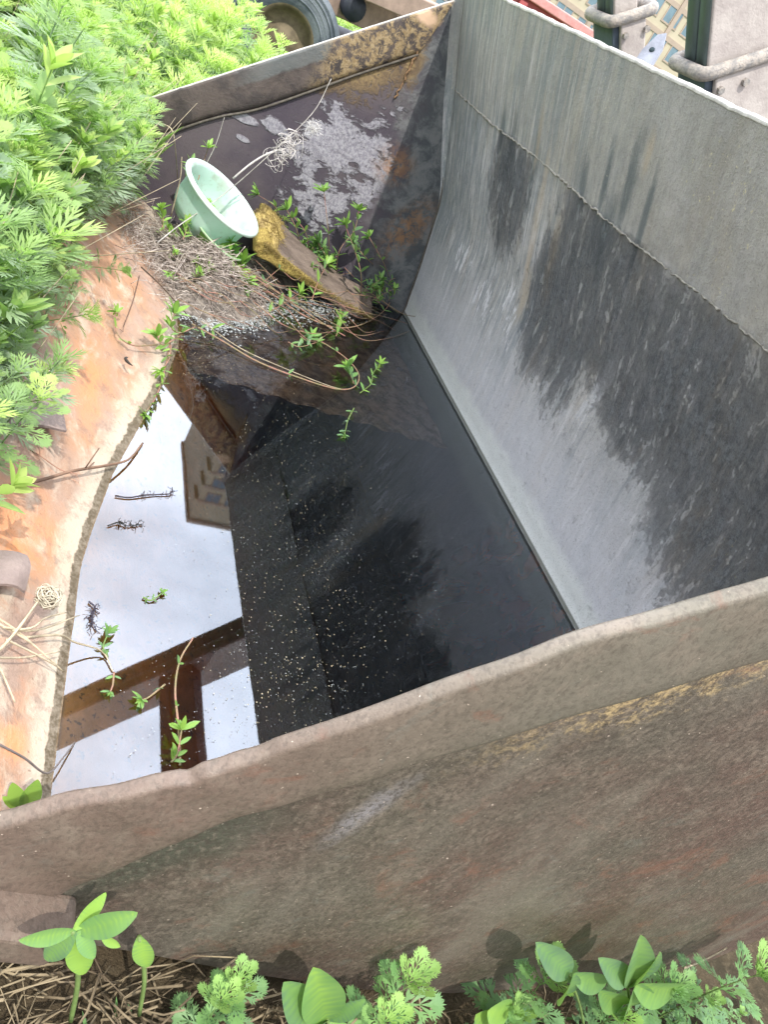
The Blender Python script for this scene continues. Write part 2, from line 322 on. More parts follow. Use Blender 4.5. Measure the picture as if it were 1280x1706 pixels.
# --- bottom plate: tan, rusty, dry silt; brown under water
def mat_lip():
    m = Mat('tan_rusty_lip_steel', .75, .25)
    big = m.noise(3.4, 6, .6, (1, .8, 1), .5); mid = m.noise(13, 7, .7, (1.5, .8, 1), .4); fine = m.noise(90, 5, .8); st = m.noise(30, 7, .7, (.45, 1.6, 1), .3)
    c = m.mix(m.step(big, .40, .60), (.36, .255, .20), (.42, .235, .135))
    c = m.mix(m.step(mid, .48, .70), c, (.50, .41, .32)); c = m.mix(m.ma('MULTIPLY', m.step(st, .5, .66), .4), c, (.50, .25, .15))
    for (a, b, ra, rb) in [(.07, 1.0, .09, .13), (.07, .92, .04, .10), (.11, .62, .05, .05), (.09, .52, .03, .05), (.16, 1.5, .05, .22)]:
        c = m.mix(m.ma('MULTIPLY', m.blob(m.X, m.Y, a, b, ra, rb, mid, .8, (1, .1)), .6), c, (.68, .27, .10))
    c = m.mix(m.mul(m.blob(m.X, m.Y, .0, 1.22, .10, .18, mid, .5, (1, .2)), .6), c, (.30, .22, .19))
    c = m.mix(m.mul(m.blob(m.X, m.Y, .0, .88, .09, .06, mid, .6, (1, .2)), .6), c, (.36, .24, .18))
    pale = m.step(m.ma('ADD', m.Z, m.ma('MULTIPLY', m.ma('SUBTRACT', mid, .5), .06)), .032, .018)
    c = m.mix(m.ma('MULTIPLY', pale, .75), c, (.50, .44, .35))
    wet = m.step(m.ma('ADD', m.Z, m.ma('MULTIPLY', m.ma('SUBTRACT', m.noise(34, 6, .75), .5), .012)), .0095, .0080)
    c = m.mix(wet, c, m.mix(m.step(fine, .4, .62), (.11, .085, .055), (.24, .20, .15)))
    c = m.mix(m.step(fine, .68, .72), c, (.16, .10, .07))
    gr = m.noise(19, 9, .78, (1, 1, 1), .2, (4, 1, 8)); c = m.mix(m.mul(m.step(gr, .50, .64), m.ma('SUBTRACT', 1.0, wet), .6), c, (.24, .165, .13))
    c = m.mix(m.mul(m.step(m.noise(42, 8, .8, off=(1, 7, 2)), .60, .66), .6), c, (.20, .12, .08))
    und = m.step(m.Z, .002, -.004); c = m.mix(und, c, m.mix(m.step(mid, .4, .66), (.33, .17, .045), (.50, .26, .09)))
    c = m.mix(m.mul(und, m.step(m.noise(60, 4, .8), .58, .64)), c, (.12, .07, .03))
    m.col(c); p = m.bump(fine, .003, .6); m.bump(mid, .008, .6, p)
    r = m.mix(wet, (.75,) * 3, (.3,) * 3); m.l(r, m.b.inputs['Roughness']); return m.m
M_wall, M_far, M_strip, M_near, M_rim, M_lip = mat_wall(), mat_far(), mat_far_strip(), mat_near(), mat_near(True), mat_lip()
M_edge = simple('sunlit_steel_edge', (.62, .60, .56), .5, .3, 30)  # pale colour painting in the sun caught along plate edges
M_weld = simple('pale_weld_bead', (.40, .38, .33), .6, .45, 60, bump=.004)
M_weld_dark = simple('dark_weld_bead', (.13, .115, .095), .6, .4, 60)

# ------------------------------------------------------------------ bucket
Y0, Y1 = .40, 2.863
PR = [(-.13, .195), (.02, .098), (.165, 0), (.30, -.065), (.5, -.15), (.75, -.26), (1.0, -.335), (1.18, -.335), (1.32, -.23), (1.405, -.10), (1.435, 0), (1.425, .08), (1.40, .22), (1.365, .38), (1.335, .5), (1.265, .65), (1.175, .84), (1.10, .99), (1.035, 1.132)]
PP = smooth_path([(a, 0, b) for a, b in PR], 8)
iS = min(range(len(PP)), key=lambda i: (PP[i][0] - 1.18) ** 2 + (PP[i][2] + .335) ** 2)
def lift(x, y):
    k = np.interp(y, [.4, 1.0, 1.28, 1.6, 1.93, 2.3, 2.87], [0, .012, .036, .076, .118, .12, .09])
    return k * max(0., min(1., (.95 - x) / .6))
def dent(x, y):
    if x > .45: return 0.
    r = 0.
    for (a, b, ra, rb, h) in [(.02, 1.24, .075, .035, .045), (.02, 1.10, .10, .06, -.016), (.0, .88, .09, .028, .036), (.06, .55, .05, .05, .010), (-.02, 1.5, .08, .12, .02)]:
        r += h * math.exp(-((x - a) / ra) ** 2 - ((y - b) / rb) ** 2)
    return r * min(1, (.45 - x) / .2)
def inner(i, y):
    x, _, z = PP[i]
    return np.array([x, y, z + lift(x, y) + dent(x, y)])
def zfloor(x, y):
    xs = [p[0] for p in PP[:iS + 1]]; zs = [p[2] for p in PP[:iS + 1]]
    return float(np.interp(x, xs, zs)) + lift(x, y) + dent(x, y)
def nrm(i):
    a, b = PP[max(i - 1, 0)], PP[min(i + 1, len(PP) - 1)]; t = b - a; n = np.array([t[2], 0, -t[0]]); return n / np.linalg.norm(n)
bucket = tag(empty('loader_bucket', (.75, 1.6, -.38)), 'big rusty steel loader bucket lying open on its back and holding dark rainwater', 'loader bucket')
def sheet(name, i0, i1, mat, th=.016, ny=110):
    mb = MB(); ys = np.linspace(Y0, Y1, ny)
    A = [[inner(i, y) for y in ys] for i in range(i0, i1 + 1)]
    B = [[inner(i, y) + nrm(i) * th for y in ys] for i in range(i0, i1 + 1)]
    mb.grid(A, True); mb.grid(B)
    for a, b in ((A[0], B[0]), (A[-1], B[-1])): mb.grid([a, b])
    for k in (0, -1): mb.grid([[r[k] for r in A], [r[k] for r in B]])
    return mb.build(name, mat, bucket)
sheet('bottom_plate', 0, iS, M_lip); 
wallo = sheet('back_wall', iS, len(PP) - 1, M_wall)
# top edge of the wall, painted bright as if catching the sun
mb = MB(); e = PP[-1]; t = PP[-1] - PP[-2]; t /= np.linalg.norm(t); n_ = nrm(len(PP) - 1)
rows = []
ys = np.linspace(Y0, Y1 + .02, 160)
jit = [(.0006 * math.sin(y * 23) + .0005 * math.sin(y * 61 + 1) + rng.normal(0, .0005)) for y in ys]
for (a, b) in [(-.001, -.004), (-.001, .001), (.002, .003), (.010, .003), (.0165, .001), (.0165, -.004)]:
    rows.append([np.array([e[0], y, e[2]]) + n_ * a + t * (b + j) for y, j in zip(ys, jit)])
mb.grid(rows); mb.build('top_edge', M_edge, wallo)
# weld seam on the wall
mb = MB(); i84 = min(range(iS, len(PP)), key=lambda i: abs(PP[i][2] - .843))
p0 = PP[i84] - nrm(i84) * .001
pts = [(p0[0] + rng.normal(0, .0012), y, p0[2] + .0035 * math.sin(y * 7) + rng.normal(0, .0016)) for y in np.linspace(Y0, Y1, 260)]
mb.tube(pts, [abs(.0026 + rng.normal(0, .0009)) for _ in pts], 6); mb.build('weld_seam', M_weld, wallo)

# side plates ------------------------------------------------------
rimL = [(-.14, .13), (.0, .235), (.078, .30), (.257, .403), (.427, .553), (.54, .652), (.68, .757), (.82, .885), (.96, 1.01)]
def outline(shrink, bottom_pts, rim):
    return rim + [(1.04, 1.135), (1.055, 1.14)] + bottom_pts
bot = [(1.12, 1.0), (1.195, .84), (1.29, .66), (1.365, .5), (1.41, .3), (1.445, .1), (1.46, 0), (1.43, -.12), (1.34, -.26), (1.19, -.365), (1.0, -.37), (.75, -.285), (.5, -.16), (.30, -.045), (.14, .04), (-.02, .12), (-.13, .17)][0:]
botn = [(1.12, 1.05), (1.24, .88), (1.40, .66), (1.56, .42), (1.70, .18), (1.82, -.06), (1.88, -.24), (1.80, -.37), (1.55, -.425), (1.3, -.415)] + bot[10:]
from mathutils.geometry import tessellate_polygon
def prism(name, poly, ya, yb, mat, parent, bevel=0):
    mb = MB(); n = len(poly); vs = [(x, ya, z) for x, z in poly] + [(x, yb, z) for x, z in poly]
    tri = tessellate_polygon([[Vector((x, 0, z)) for x, z in poly]])
    fs = [tuple(t) for t in tri] + [tuple(i + n for i in t)[::-1] for t in tri] + [(i, (i + 1) % n, n + (i + 1) % n, n + i) for i in range(n)]
    mb.add(vs, fs)
    me = bpy.data.meshes.new(name); me.from_pydata(mb.v, [], mb.f); me.update()
    import bmesh
    bm = bmesh.new(); bm.from_mesh(me); bmesh.ops.recalc_face_normals(bm, faces=bm.faces); bm.to_mesh(me); bm.free()
    return link(name, me, mat, parent, False)
near = prism('side_plate', outline(0, botn, [(x + .016, z - .036 - (.030 if x < .1 else .006 if x < .2 else 0)) for x, z in rimL[1:]]), .377, .4005, M_near, bucket); near['label'] = 'near brown pitted side plate with a thick rounded rim'
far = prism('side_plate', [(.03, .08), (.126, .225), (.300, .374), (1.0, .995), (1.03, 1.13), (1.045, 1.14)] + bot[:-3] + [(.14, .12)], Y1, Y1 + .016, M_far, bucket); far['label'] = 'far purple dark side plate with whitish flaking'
# near rim strip: swept section with a rounded lip and a soft inner crease
def sweep_strip(name, top, low, y_face, sgn, th, mat, parent, nseg=150, round_r=.012):
    tx = [p[0] for p in top]; lx = [p[0] for p in low]
    s_t = np.linspace(0, 1, nseg)
    A = smooth_path([(p[0], 0, p[1]) for p in top], 10); B = smooth_path([(p[0], 0, p[1]) for p in low], 10)
    def at(P, s): f = s * (len(P) - 1); i = min(int(f), len(P) - 2); return P[i] * (1 - (f - i)) + P[i + 1] * (f - i)
    rows = []; th2 = 1.0 if sgn > 0 and y_face < 1 else 1.95
    sec = [(.03, th2), (.003, th2), (.0005, min(th2, 1.8)), (-.0008, min(.8, th2)), (-.0008, .5), (.0006, .22), (.003, .06), (.007, .0), (.34, 0), (.5, .02), (.66, .0), (.84, .03), (.91, .22), (.96, .6), (1.0, 1.02)]
    for c, dpt in sec:
        row = []
        for s in s_t:
            a, b = at(A, s), at(B, s); w = np.linalg.norm(b - a); d = (b - a) / w
            o = a + d * (c if c < .03 else c * w)
            wob = .0012 * math.sin(s * 31 + c * 3) + .001 * math.sin(s * 67 + 2)
            for (s0, ww, hh) in [(.405, .006, .005), (.425, .005, -.003), (.46, .007, .004), (.20, .01, -.003)]:
                if c < .05: o = o + d * hh * math.exp(-((s - s0) / ww) ** 2)
            row.append((o[0], y_face + sgn * (dpt * th + wob), o[2]))
        rows.append(row)
    mb = MB(); mb.grid(rows, sgn < 0); return mb.build(name, mat, parent)
low = [(.10, .045), (.16, .095), (.207, .165), (.285, .262), (.37, .335), (.472, .405), (.635, .532), (.80, .645), (.93, .76), (1.03, .86)]
top = [(-.10, .15), (.012, .198), (.092, .270), (.178, .335), (.262, .398), (.427, .556), (.54, .655), (.68, .760), (.83, .895), (.99, 1.045)]
sweep_strip('rim_strip', [(x, z - .008 + .030 * max(0, min(1, (.30 - x) / .2))) for x, z in top], [(x, z - .001) for x, z in low], .371, 1, .0170, M_rim, near)
lowf = [(.15, .12), (.316, .29), (.44, .40), (.56, .485), (.70, .61), (.84, .74), (1.0, .88)]
topf = [(.10, .25), (.274, .403), (.40, .513), (.53, .627), (.68, .757), (.84, .897), (1.035, 1.066)]
sf = sweep_strip('rim_strip', topf, lowf, Y1 - .012, 1, .0115, M_strip, far)
mb = MB(); mb.tube([(x, Y1 - .006, z - .004) for x, _, z in smooth_path([(a, 0, b) for a, b in lowf], 8)], .0045, 6); mb.build('weld_bead', M_weld_dark, sf)
mb = MB(); mb.tube([(a, Y1 - .004 + rng.normal(0, .0006), b + .002) for a, _, b in smooth_path([(a, 0, b) for a, b in topf], 12)], .0035, 6); mb.build('bright_edge', M_edge, sf)
mb = MB(); mb.tube([(.992 + rng.normal(0, .002), Y1 - .006, z) for z in np.linspace(.72, 1.03, 40)], [abs(rng.normal(.0032, .001)) for _ in range(40)], 6); mb.build('rust_bead', simple('orange_rust', (.36, .22, .12), .85, .5, 60, bump=.006), far)
# rounded inner corner bead where the wall meets the far plate
mb = MB(); pts = [PP[i] - nrm(i) * .002 + np.array([0, Y1 - .002, 0]) for i in range(iS, len(PP), 2)]
mb.tube(pts, .005, 6); mb.build('corner_weld', M_weld_dark, wallo)
mb = MB(); rows = []
for i in range(iS + 4, len(PP)):
    r = .026 * min(1, max(0, (PP[i][2] - .45) / .35)) + .004; n_ = nrm(i); row = []
    for k in range(9):
        a = PI / 2 * k / 8; row.append(PP[i] - n_ * (r * (1 - math.sin(a)) + .0015) + np.array([0, Y1 - .0015 - r * (1 - math.cos(a)), 0]))
    rows.append(row)
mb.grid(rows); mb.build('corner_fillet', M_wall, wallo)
# thick cutting edge corner at the lip
mb = MB(); d = np.array([.30, 0, -.115]); mb.box((.040, .352, .160), ((.82, 0, -.36), (0, 1, 0), (.36, 0, .82)), (.30, .055, .055)); mb.build('cutting_edge', M_rim, bucket, bevel=.008)
# torn, curled flaps of the lip
M_flap = simple('mauve_grey_flake', (.30, .235, .21), .7, .3, 14, bump=.004, c2=(.22, .17, .155))
def flap(corners, curl, parent):
    A, B, C_, D = [onz(*q) for q in corners]; mb = MB(); rows = []
    for sgn in (0, -.005):
        rw = []
        for i in range(9):
            u_ = i / 8; rw.append([])
            for j in range(13):
                v_ = j / 12; p = (A * (1 - v_) + B * v_) * (1 - u_) + (D * (1 - v_) + C_ * v_) * u_
                p = p + np.array([0, 0, curl * math.sin(PI * u_ * .9) + .004 * math.sin(v_ * 9 + 2 * u_) + sgn]); p[0] += .006 * math.sin(7 * v_ + 3 * u_) ; rw[-1].append(p)
        rows.append(rw)
    mb.grid(rows[0]); mb.grid(rows[1], True)
    for a, b in ((rows[0][0], rows[1][0]), (rows[0][-1], rows[1][-1]), ([r[0] for r in rows[0]], [r[0] for r in rows[1]]), ([r[-1] for r in rows[0]], [r[-1] for r in rows[1]])): mb.grid([a, b])
    return mb.build('bent_flap', M_flap, parent)
flap([(-60, 655, .15), (78, 655, .125), (114, 718, .118), (-60, 700, .16)], .014, bucket)
flap([(-60, 900, .14), (40, 925, .125), (46, 985, .112), (-60, 965, .15)], .012, bucket)
flap([(-60, 1440, .30), (-30, 1440, .30), (-30, 1450, .28), (-60, 1450, .28)], .002, bucket) if False else None
# lug on the back of the wall
M_steel = simple('blue_grey_steel', (.30, .32, .38), .5, .4, 14)
mb = MB(); c = np.array([1.085, 1.71, 1.163])
poly = [(-.045, -.10), (.045, -.10), (.040, .03), (.015, .085), (-.02, .07), (-.045, .0)]
k = len(poly); A_ = Rw @ np.array([.80, .50, -.35]); B_ = Rw @ np.array([.55, -.83, 0]); Cn = np.cross(A_, B_); Cn /= np.linalg.norm(Cn)
vs = [c + A_ * .45 * a + B_ * .62 * b + Cn * s for s in (-.006, .006) for a, b in poly]
mb.add(vs, [tuple(range(k)), tuple(range(2 * k - 1, k - 1, -1))] + [(i, (i + 1) % k, k + (i + 1) % k, k + i) for i in range(k)])
lug = mb.build('lug', M_steel, bucket, False)
mb = MB(); mb.tube([c + B_ * .005 - Cn * .0075, c + B_ * .005 + Cn * .0075], .006, 14); mb.build('pin_hole', simple('dark_hole', (.03, .05, .06), .9), lug)

# ------------------------------------------------------------------ water
def mat_water():
    m = Mat('dark_still_water'); t = m.t; t.nodes.remove(m.b)
    fr = m.n('ShaderNodeFresnel'); fr.inputs['IOR'].default_value = 2.12
    gl = m.n('ShaderNodeBsdfGlossy'); gl.inputs['Roughness'].default_value = .022; gl.inputs['Color'].default_value = (.84, .91, 1.0, 1)
    tr = m.n('ShaderNodeBsdfTransparent'); tr.inputs['Color'].default_value = (1, 1, 1, 1)
    mx = m.n('ShaderNodeMixShader'); m.l(fr.outputs[0], mx.inputs[0]); m.l(tr.outputs[0], mx.inputs[1]); m.l(gl.outputs[0], mx.inputs[2])
    bp = m.n('ShaderNodeBump'); bp.inputs['Distance'].default_value = .0004; bp.inputs['Strength'].default_value = .12; m.l(m.noise(9, 2, .4), bp.inputs['Height'])
    m.l(bp.outputs[0], gl.inputs['Normal'])
    m.l(mx.outputs[0], m.out.inputs['Surface'])
    ab = m.n('ShaderNodeVolumeAbsorption'); ab.inputs['Color'].default_value = (.64, .46, .22, 1); ab.inputs['Density'].default_value = 18
    m.l(ab.outputs[0], m.out.inputs['Volume']); return m.m
M_water = mat_water()
mb = MB(); T, B = [], []
for y in np.linspace(Y0 - .004, Y1 + .004, 90):
    zs = [inner(i, y) + nrm(i) * .005 for i in range(len(PP))]
    i0 = next(i for i in range(len(zs)) if zs[i][2] < 0); i1 = next(i for i in range(i0 + 3, len(zs)) if zs[i][2] > 0)
    f = lambda a, b: a + (b - a) * (0 - a[2]) / (b[2] - a[2])
    xl, xr = f(zs[i0 - 1], zs[i0]), f(zs[i1 - 1], zs[i1])
    arc = [xl] + [zs[i] for i in range(i0, i1)] + [xr]
    s = np.concatenate([[0], np.cumsum([np.linalg.norm(arc[i + 1] - arc[i]) for i in range(len(arc) - 1)])]); s /= s[-1]
    q = np.linspace(0, 1, 44); X_ = np.interp(q, s, [a[0] for a in arc]); Z_ = np.interp(q, s, [a[2] for a in arc])
    B.append([(x, y, min(z, 0)) for x, z in zip(X_, Z_)]); T.append([(x, y, 0.) for x in X_])
mb.grid(T, True); mb.grid(B)
for r in (0, -1): mb.grid([T[r], B[r]], r == 0)
import bmesh
wat = mb.build('water', M_water, None, False); tag(wat, kind='structure')
bm = bmesh.new(); bm.from_mesh(wat.data); bmesh.ops.remove_doubles(bm, verts=bm.verts, dist=1e-5); bmesh.ops.recalc_face_normals(bm, faces=bm.faces); bm.to_mesh(wat.data); bm.free()

# ------------------------------------------------------------------ ground
LIPX = lambda y: -.125
def gz(x, y):
    b = np.interp(x, [-6, -.5, -.15, 0, .3, .75, 1.2, 2.2, 5, 12], [.05, .10, .08, .0, -.12, -.34, -.44, -.42, -.2, -.12])
    far = np.interp(x, [-6, 0, 1, 3], [.0, -.05, -.10, -.12])
    k = np.clip((y - 2.95) / .9, 0, 1); k = k * k * (3 - 2 * k)
    z = b * (1 - k) + far * k
    soft = np.clip((y - 3.2) / 2, 0, 1)
    return z + .02 * np.sin(x * 2.3 + 1) * np.sin(y * 1.9) + .05 * soft * np.sin(x * .7) * np.cos(y * .5)
def mat_ground():
    m = Mat('earth', .95, .1); n = m.noise(6, 8, .7); f = m.noise(60, 6, .75)
    c = m.mix(m.step(n, .35, .65), (.055, .045, .028), (.12, .09, .055)); c = m.mix(m.ma('MULTIPLY', m.step(f, .5, .7), .5), c, (.20, .16, .10))
    c = m.mix(m.step(m.Y, 3.2, 5.0), c, m.mix(m.step(n, .4, .6), (.05, .09, .02), (.09, .13, .03)))
    m.col(c); m.bump(f, .02); return m.m
def axis(lo, a, b, hi, n1, n2, n3):
    return np.concatenate([np.geomspace(1, 1 + a - lo, n1)[::-1] * -1 + 1 + a, np.linspace(a, b, n2)[1:], (np.geomspace(1, 1 + hi - b, n3) - 1 + b)[1:]])
gx = axis(-120, -1.5, 2.5, 140, 26, 70, 26); gy = axis(-60, -.6, 3.6, 160, 14, 70, 30)
mb = MB(); mb.grid([[(x, y, float(gz(x, y))) for x in gx] for y in gy]); tag(mb.build('ground', mat_ground()), kind='structure')

# ------------------------------------------------------------------ plants: templates
def leaf_mat(name, a, b, c, trans=.35, rough=.5):
    m = Mat(name, rough, .35); at = m.n('ShaderNodeAttribute'); at.attribute_name = 'tint'; f = at.outputs['Fac']
    col = m.mix(m.step(f, 0, .5), a, b); col = m.mix(m.step(f, .5, 1), col, c)
    col = m.mix(.25, col, m.mix(m.step(m.noise(14, 3, .6), .35, .65), (.03, .07, .015), (.22, .34, .06)))
    m.col(col); tl = m.n('ShaderNodeBsdfTranslucent'); m.l(m.mix(.5, col, (.42, .75, .10)), tl.inputs['Color'])
    mx = m.n('ShaderNodeMixShader'); mx.inputs[0].default_value = trans
    m.l(m.b.outputs[0], mx.inputs[1]); m.l(tl.outputs[0], mx.inputs[2]); m.l(mx.outputs[0], m.out.inputs['Surface']); return m.m
M_mug = leaf_mat('mugwort_leaf', (.34, .42, .32), (.29, .43, .17), (.58, .70, .22), .42)
M_weed = leaf_mat('weed_leaf', (.12, .23, .14), (.18, .35, .11), (.29, .49, .09), .28, .42)
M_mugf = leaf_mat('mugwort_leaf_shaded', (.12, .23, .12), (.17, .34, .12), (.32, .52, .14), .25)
M_stemg = simple('green_stem', (.16, .24, .07), .6, .3, 20)
M_stemr = simple('reddish_stem', (.34, .16, .13), .55, .4, 30, c2=(.22, .20, .10))
M_straw = simple('dry_straw', (.52, .44, .31), .8, .4, 30)
M_grey = simple('grey_dead_stalk', (.50, .47, .43), .8, .35, 30)

def lobes(hi):
    """quads of one deeply cut leaf, along +x, unit length"""
    V, Q = [], []
    def kite(bx, by, ang, ln, w, z0=0.):
        o = len(V); ca, sa = math.cos(ang), math.sin(ang)
        for (a, b, z) in [(0, 0, 0), (.5, w, -.03), (1, 0, .05), (.5, -w, -.03)]:
            a *= ln; V.append((bx + a * ca - b * sa, by + a * sa + b * ca, z0 + z * ln)); 
        Q.append((o, o + 3, o + 2, o + 1))
    kite(0, 0, 0, .55, .035)
    kite(.5, 0, 0, .5, .055)
    for x0, ln, a in [(.16, .26, .85), (.30, .44, .68), (.46, .46, .55), (.62, .34, .42)]:
        for s in (1, -1):
            kite(x0, 0, s * a, ln, .036)
            if hi:
                for t, l2 in ((.40, .20), (.62, .15)):
                    for s2 in (1, -1): kite(x0 + math.cos(s * a) * ln * t, math.sin(s * a) * ln * t, s * a + s2 * .5, l2, .024)
    if hi:
        for s in (1, -1): kite(.72, 0, s * .5, .22, .03); kite(.84, 0, s * .5, .14, .025)
    V = np.array(V); V[:, 2] += -.28 * V[:, 0] ** 2 + .12 * np.abs(V[:, 1])
    return V, np.array(Q)
LH, LL = lobes(True), lobes(False)
def fingers():
    V, Q = [], []
    for bx, ang, ln, w in [(0, 0, 1.0, .040), (.10, .75, .40, .034), (.10, -.75, .40, .034), (.26, .55, .52, .042), (.30, -.55, .50, .042), (.46, .42, .42, .038), (.50, -.42, .40, .038), (.66, .35, .26, .02), (.68, -.35, .26, .02)]:
        o = len(V); ca, sa = math.cos(ang), math.sin(ang)
        for a, b, z in [(0, 0, 0), (.55, w, -.02), (1, 0, .03), (.55, -w, -.02)]: V.append((bx + a * ln * ca - b * sa, a * ln * sa + b * ca, z * ln))
        Q.append((o, o + 3, o + 2, o + 1))
    V = np.array(V); V[:, 2] += -.34 * V[:, 0] ** 2 + .15 * np.abs(V[:, 1]); return V, np.array(Q)
LM = fingers()
def elliptic(n=4):
    V, Q = [], []
    for i in range(n + 1):
        t = i / n; w = .21 * math.sin(PI * min(1, t * .92 + .06)) ** .8 * (1 if i < n else .1)
        for s in (-1, 0, 1): V.append((t, s * w, -.10 * t * t + .25 * w * abs(s)))
    for i in range(n):
        for s in (0, 1): a = i * 3 + s; Q.append((a, a + 1, a + 4, a + 3))
    return np.array(V), np.array(Q)
LE = elliptic(); LB = elliptic(26)
def frame(d, roll=0., up=(0, 0, 1)):
    d = np.array(d, float); d /= np.linalg.norm(d); s = np.cross(up, d)
    if np.linalg.norm(s) < 1e-3: s = np.array([0, 1., 0])
    s /= np.linalg.norm(s); u = np.cross(d, s)
    c, k = math.cos(roll), math.sin(roll); return np.array([d, s * c + u * k, u * c - s * k])
class NB:
    """numpy quad batch with a tint per vertex"""
    def __init__(s): s.V = []; s.Q = []; s.T = []; s.n = 0
    def add(s, V, Q, t): s.V.append(V); s.Q.append(Q + s.n); s.T.append(np.broadcast_to(np.asarray(t, float), (len(V),))); s.n += len(V)
    def leaf(s, tpl, p, d, ln, tint, roll=0., wid=1.0, up=(0, 0, 1)):
        V, Q = tpl
        if tpl is LE or tpl is LB: tint = np.clip(tint - .12 + .34 * (np.arange(len(V)) % 3 == 1) + (.20 if tpl is LB else .08) * np.sin(V[:, 0] * (70 if tpl is LB else 19) - 60 * np.abs(V[:, 1])), 0, 1)
        R_ = frame(d, roll, up); s.add(np.array(p) + (V * np.array([1, wid, 1])) @ R_ * ln, Q, tint)
    def stem(s, pts, r0, r1, tint=.2, n=4):
        m = len(pts); vs = []
        for i, p in enumerate(pts):
            d = np.array(pts[min(i + 1, m - 1)]) - np.array(pts[max(i - 1, 0)]); R_ = frame(d, 0, (.3, .9, .1)); r = r0 + (r1 - r0) * i / (m - 1)
            for k in range(n): vs.append(np.array(p) + (R_[1] * math.cos(2*PI*k/n) + R_[2] * math.sin(2*PI*k/n)) * r)
        Q = [(i*n+k, i*n+(k+1)%n, (i+1)*n+(k+1)%n, (i+1)*n+k) for i in range(m-1) for k in range(n)]
        s.add(np.array(vs), np.array(Q), tint)
    def get(s): return np.concatenate(s.V), np.concatenate(s.Q), np.concatenate(s.T)
    def build(s, name, mat, parent=None): V, Q, T = s.get(); return np_mesh(name, V, Q, mat, parent, T)

def mug_template(tpl, nl, rnd, leaf=.26, tip=True):
    """unit-height mugwort: leafy stem"""
    nb = NB(); lean = np.array([rnd.uniform(-.12, .12), rnd.uniform(-.12, .12)])
    P = lambda t: np.array([lean[0] * t * t, lean[1] * t * t, t])
    nb.stem([P(t) for t in np.linspace(0, 1, 5)], .010, .004, .25, 3)
    for i in range(nl):
        t = .25 + .75 * (i / nl) ** .8; a = i * 2.4 + rnd.uniform(-.3, .3); el = -.05 + .9 * t ** 2 + rnd.uniform(-.2, .2)
        ln = leaf * (1.15 - .55 * t ** 2) * rnd.uniform(.8, 1.15)
        d = (math.cos(a) * math.cos(el), math.sin(a) * math.cos(el), math.sin(el))
        nb.leaf(tpl, P(t), d, ln, min(1, max(0, t ** 3 * .7 + rnd.uniform(-.1, .3))), rnd.uniform(-.4, .4))
    if tip:
        for i in range(5):
            a = i * 2.4; d = (math.cos(a) * .6, math.sin(a) * .6, 1); nb.leaf(tpl, P(.97), d, leaf * .62, rnd.uniform(.7, 1.0))
    return nb.get()
rnd = random.Random(3)
TH = [mug_template(LM, 19, rnd, .32) for _ in range(4)] + [mug_template(LH, 14, rnd, .30)] + [mug_template(LE, 16, rnd, .24)]; TF = [mug_template(LH, 11, rnd, .40) for _ in range(4)]; TM = [mug_template(LM, 17, rnd, .30) for _ in range(3)] + [mug_template(LE, 15, rnd, .22)]; TL = [mug_template(LL, 8, rnd, .36, True) for _ in range(3)]
def scatter(name, pts, tpls, mat, hs, lean=(0, 0), tscale=1., toff=0.):
    Vs, Qs, Ts, n = [], [], [], 0
    for (x, y, z), h in zip(pts, hs):
        V, Q, T = tpls[rng.integers(len(tpls))]; a = rng.uniform(0, 2 * PI); c, s_ = math.cos(a), math.sin(a)
        R_ = np.array([[c, s_, 0], [-s_, c, 0], [0, 0, 1]]); v = V @ R_ * h * np.array([1, 1, 1])
        v = v * np.array([1.0, 1.0, 1.0]); t = v[:, 2:3]
        lx, ly = lean[0] + rng.normal(0, .12), lean[1] + rng.normal(0, .12)
        v = v + np.concatenate([t * lx, t * ly, 0 * t], 1); v = v + np.array([x, y, z])
        Vs.append(v); Qs.append(Q + n); Ts.append(np.clip(T * tscale + toff + rng.normal(0, .14) + .16 * math.sin(x * 5.1 + 2 * y) * math.sin(y * 3.3 + 1), 0, 1)); n += len(v)
    return np_mesh(name, np.concatenate(Vs), np.concatenate(Qs), mat, None, np.concatenate(Ts))

# left bank, close: dense mugwort mass leaning over the lip
pts, hs = [], []
def xb(y): return np.interp(y, [.9, 1.1, 1.4, 1.7, 2.0, 2.4, 2.8], [-.26, -.10, -.05, .0, .08, .17, .20])
while len(pts) < 1000:
    y = rng.uniform(.85, 3.3); x = xb(y) - rng.exponential(.42)
    if x < -2.4: continue
    if y > 2.8 and x > .05: continue
    h = rng.uniform(.24, .40) * (1 if y > 1.2 else .8)
    z = float(gz(x, y)) if x < -.12 else max(zfloor(x, y), .05) - .01
    if x > -.1: h *= .72
    pts.append((x, y, z)); hs.append(h)
bx_, bz_ = [300, 380, 470, 560, 640, 690, 720], [215, 190, 165, 90, 75, 30, -30]
for k in range(330):
    v = rng.uniform(300, 700); u = rng.uniform(-110, np.interp(v, bx_, bz_)); tp = onz(u, v, rng.uniform(.20, .36)); bxx = tp[0] - rng.uniform(.04, .14)
    bz = float(gz(bxx, tp[1])) if bxx < -.13 else zfloor(bxx, tp[1]) - .01
    pts.append((bxx, tp[1] + rng.uniform(-.03, .03), bz)); hs.append(max(.1, tp[2] - bz))
tag(scatter('mugwort_thicket', pts, TH, M_mug, hs, (.18, -.05), .9, 0), kind='stuff')
db = MB()
for k in range(260):
    y = rng.uniform(.95, 3.2); x = xb(y) - rng.exponential(.4); z = .08; h = rng.uniform(.25, .46)
    p = np.array([x, y, z]); q = p + np.array([rng.normal(.06, .1), rng.normal(0, .1), h]); db.tube([p, (p + q) / 2 + rng.normal(0, .012, 3), q], [.0016, .0013, .0006], 4)
tag(db.build('dry_thicket_stems', M_straw), kind='stuff')
gb = NB()
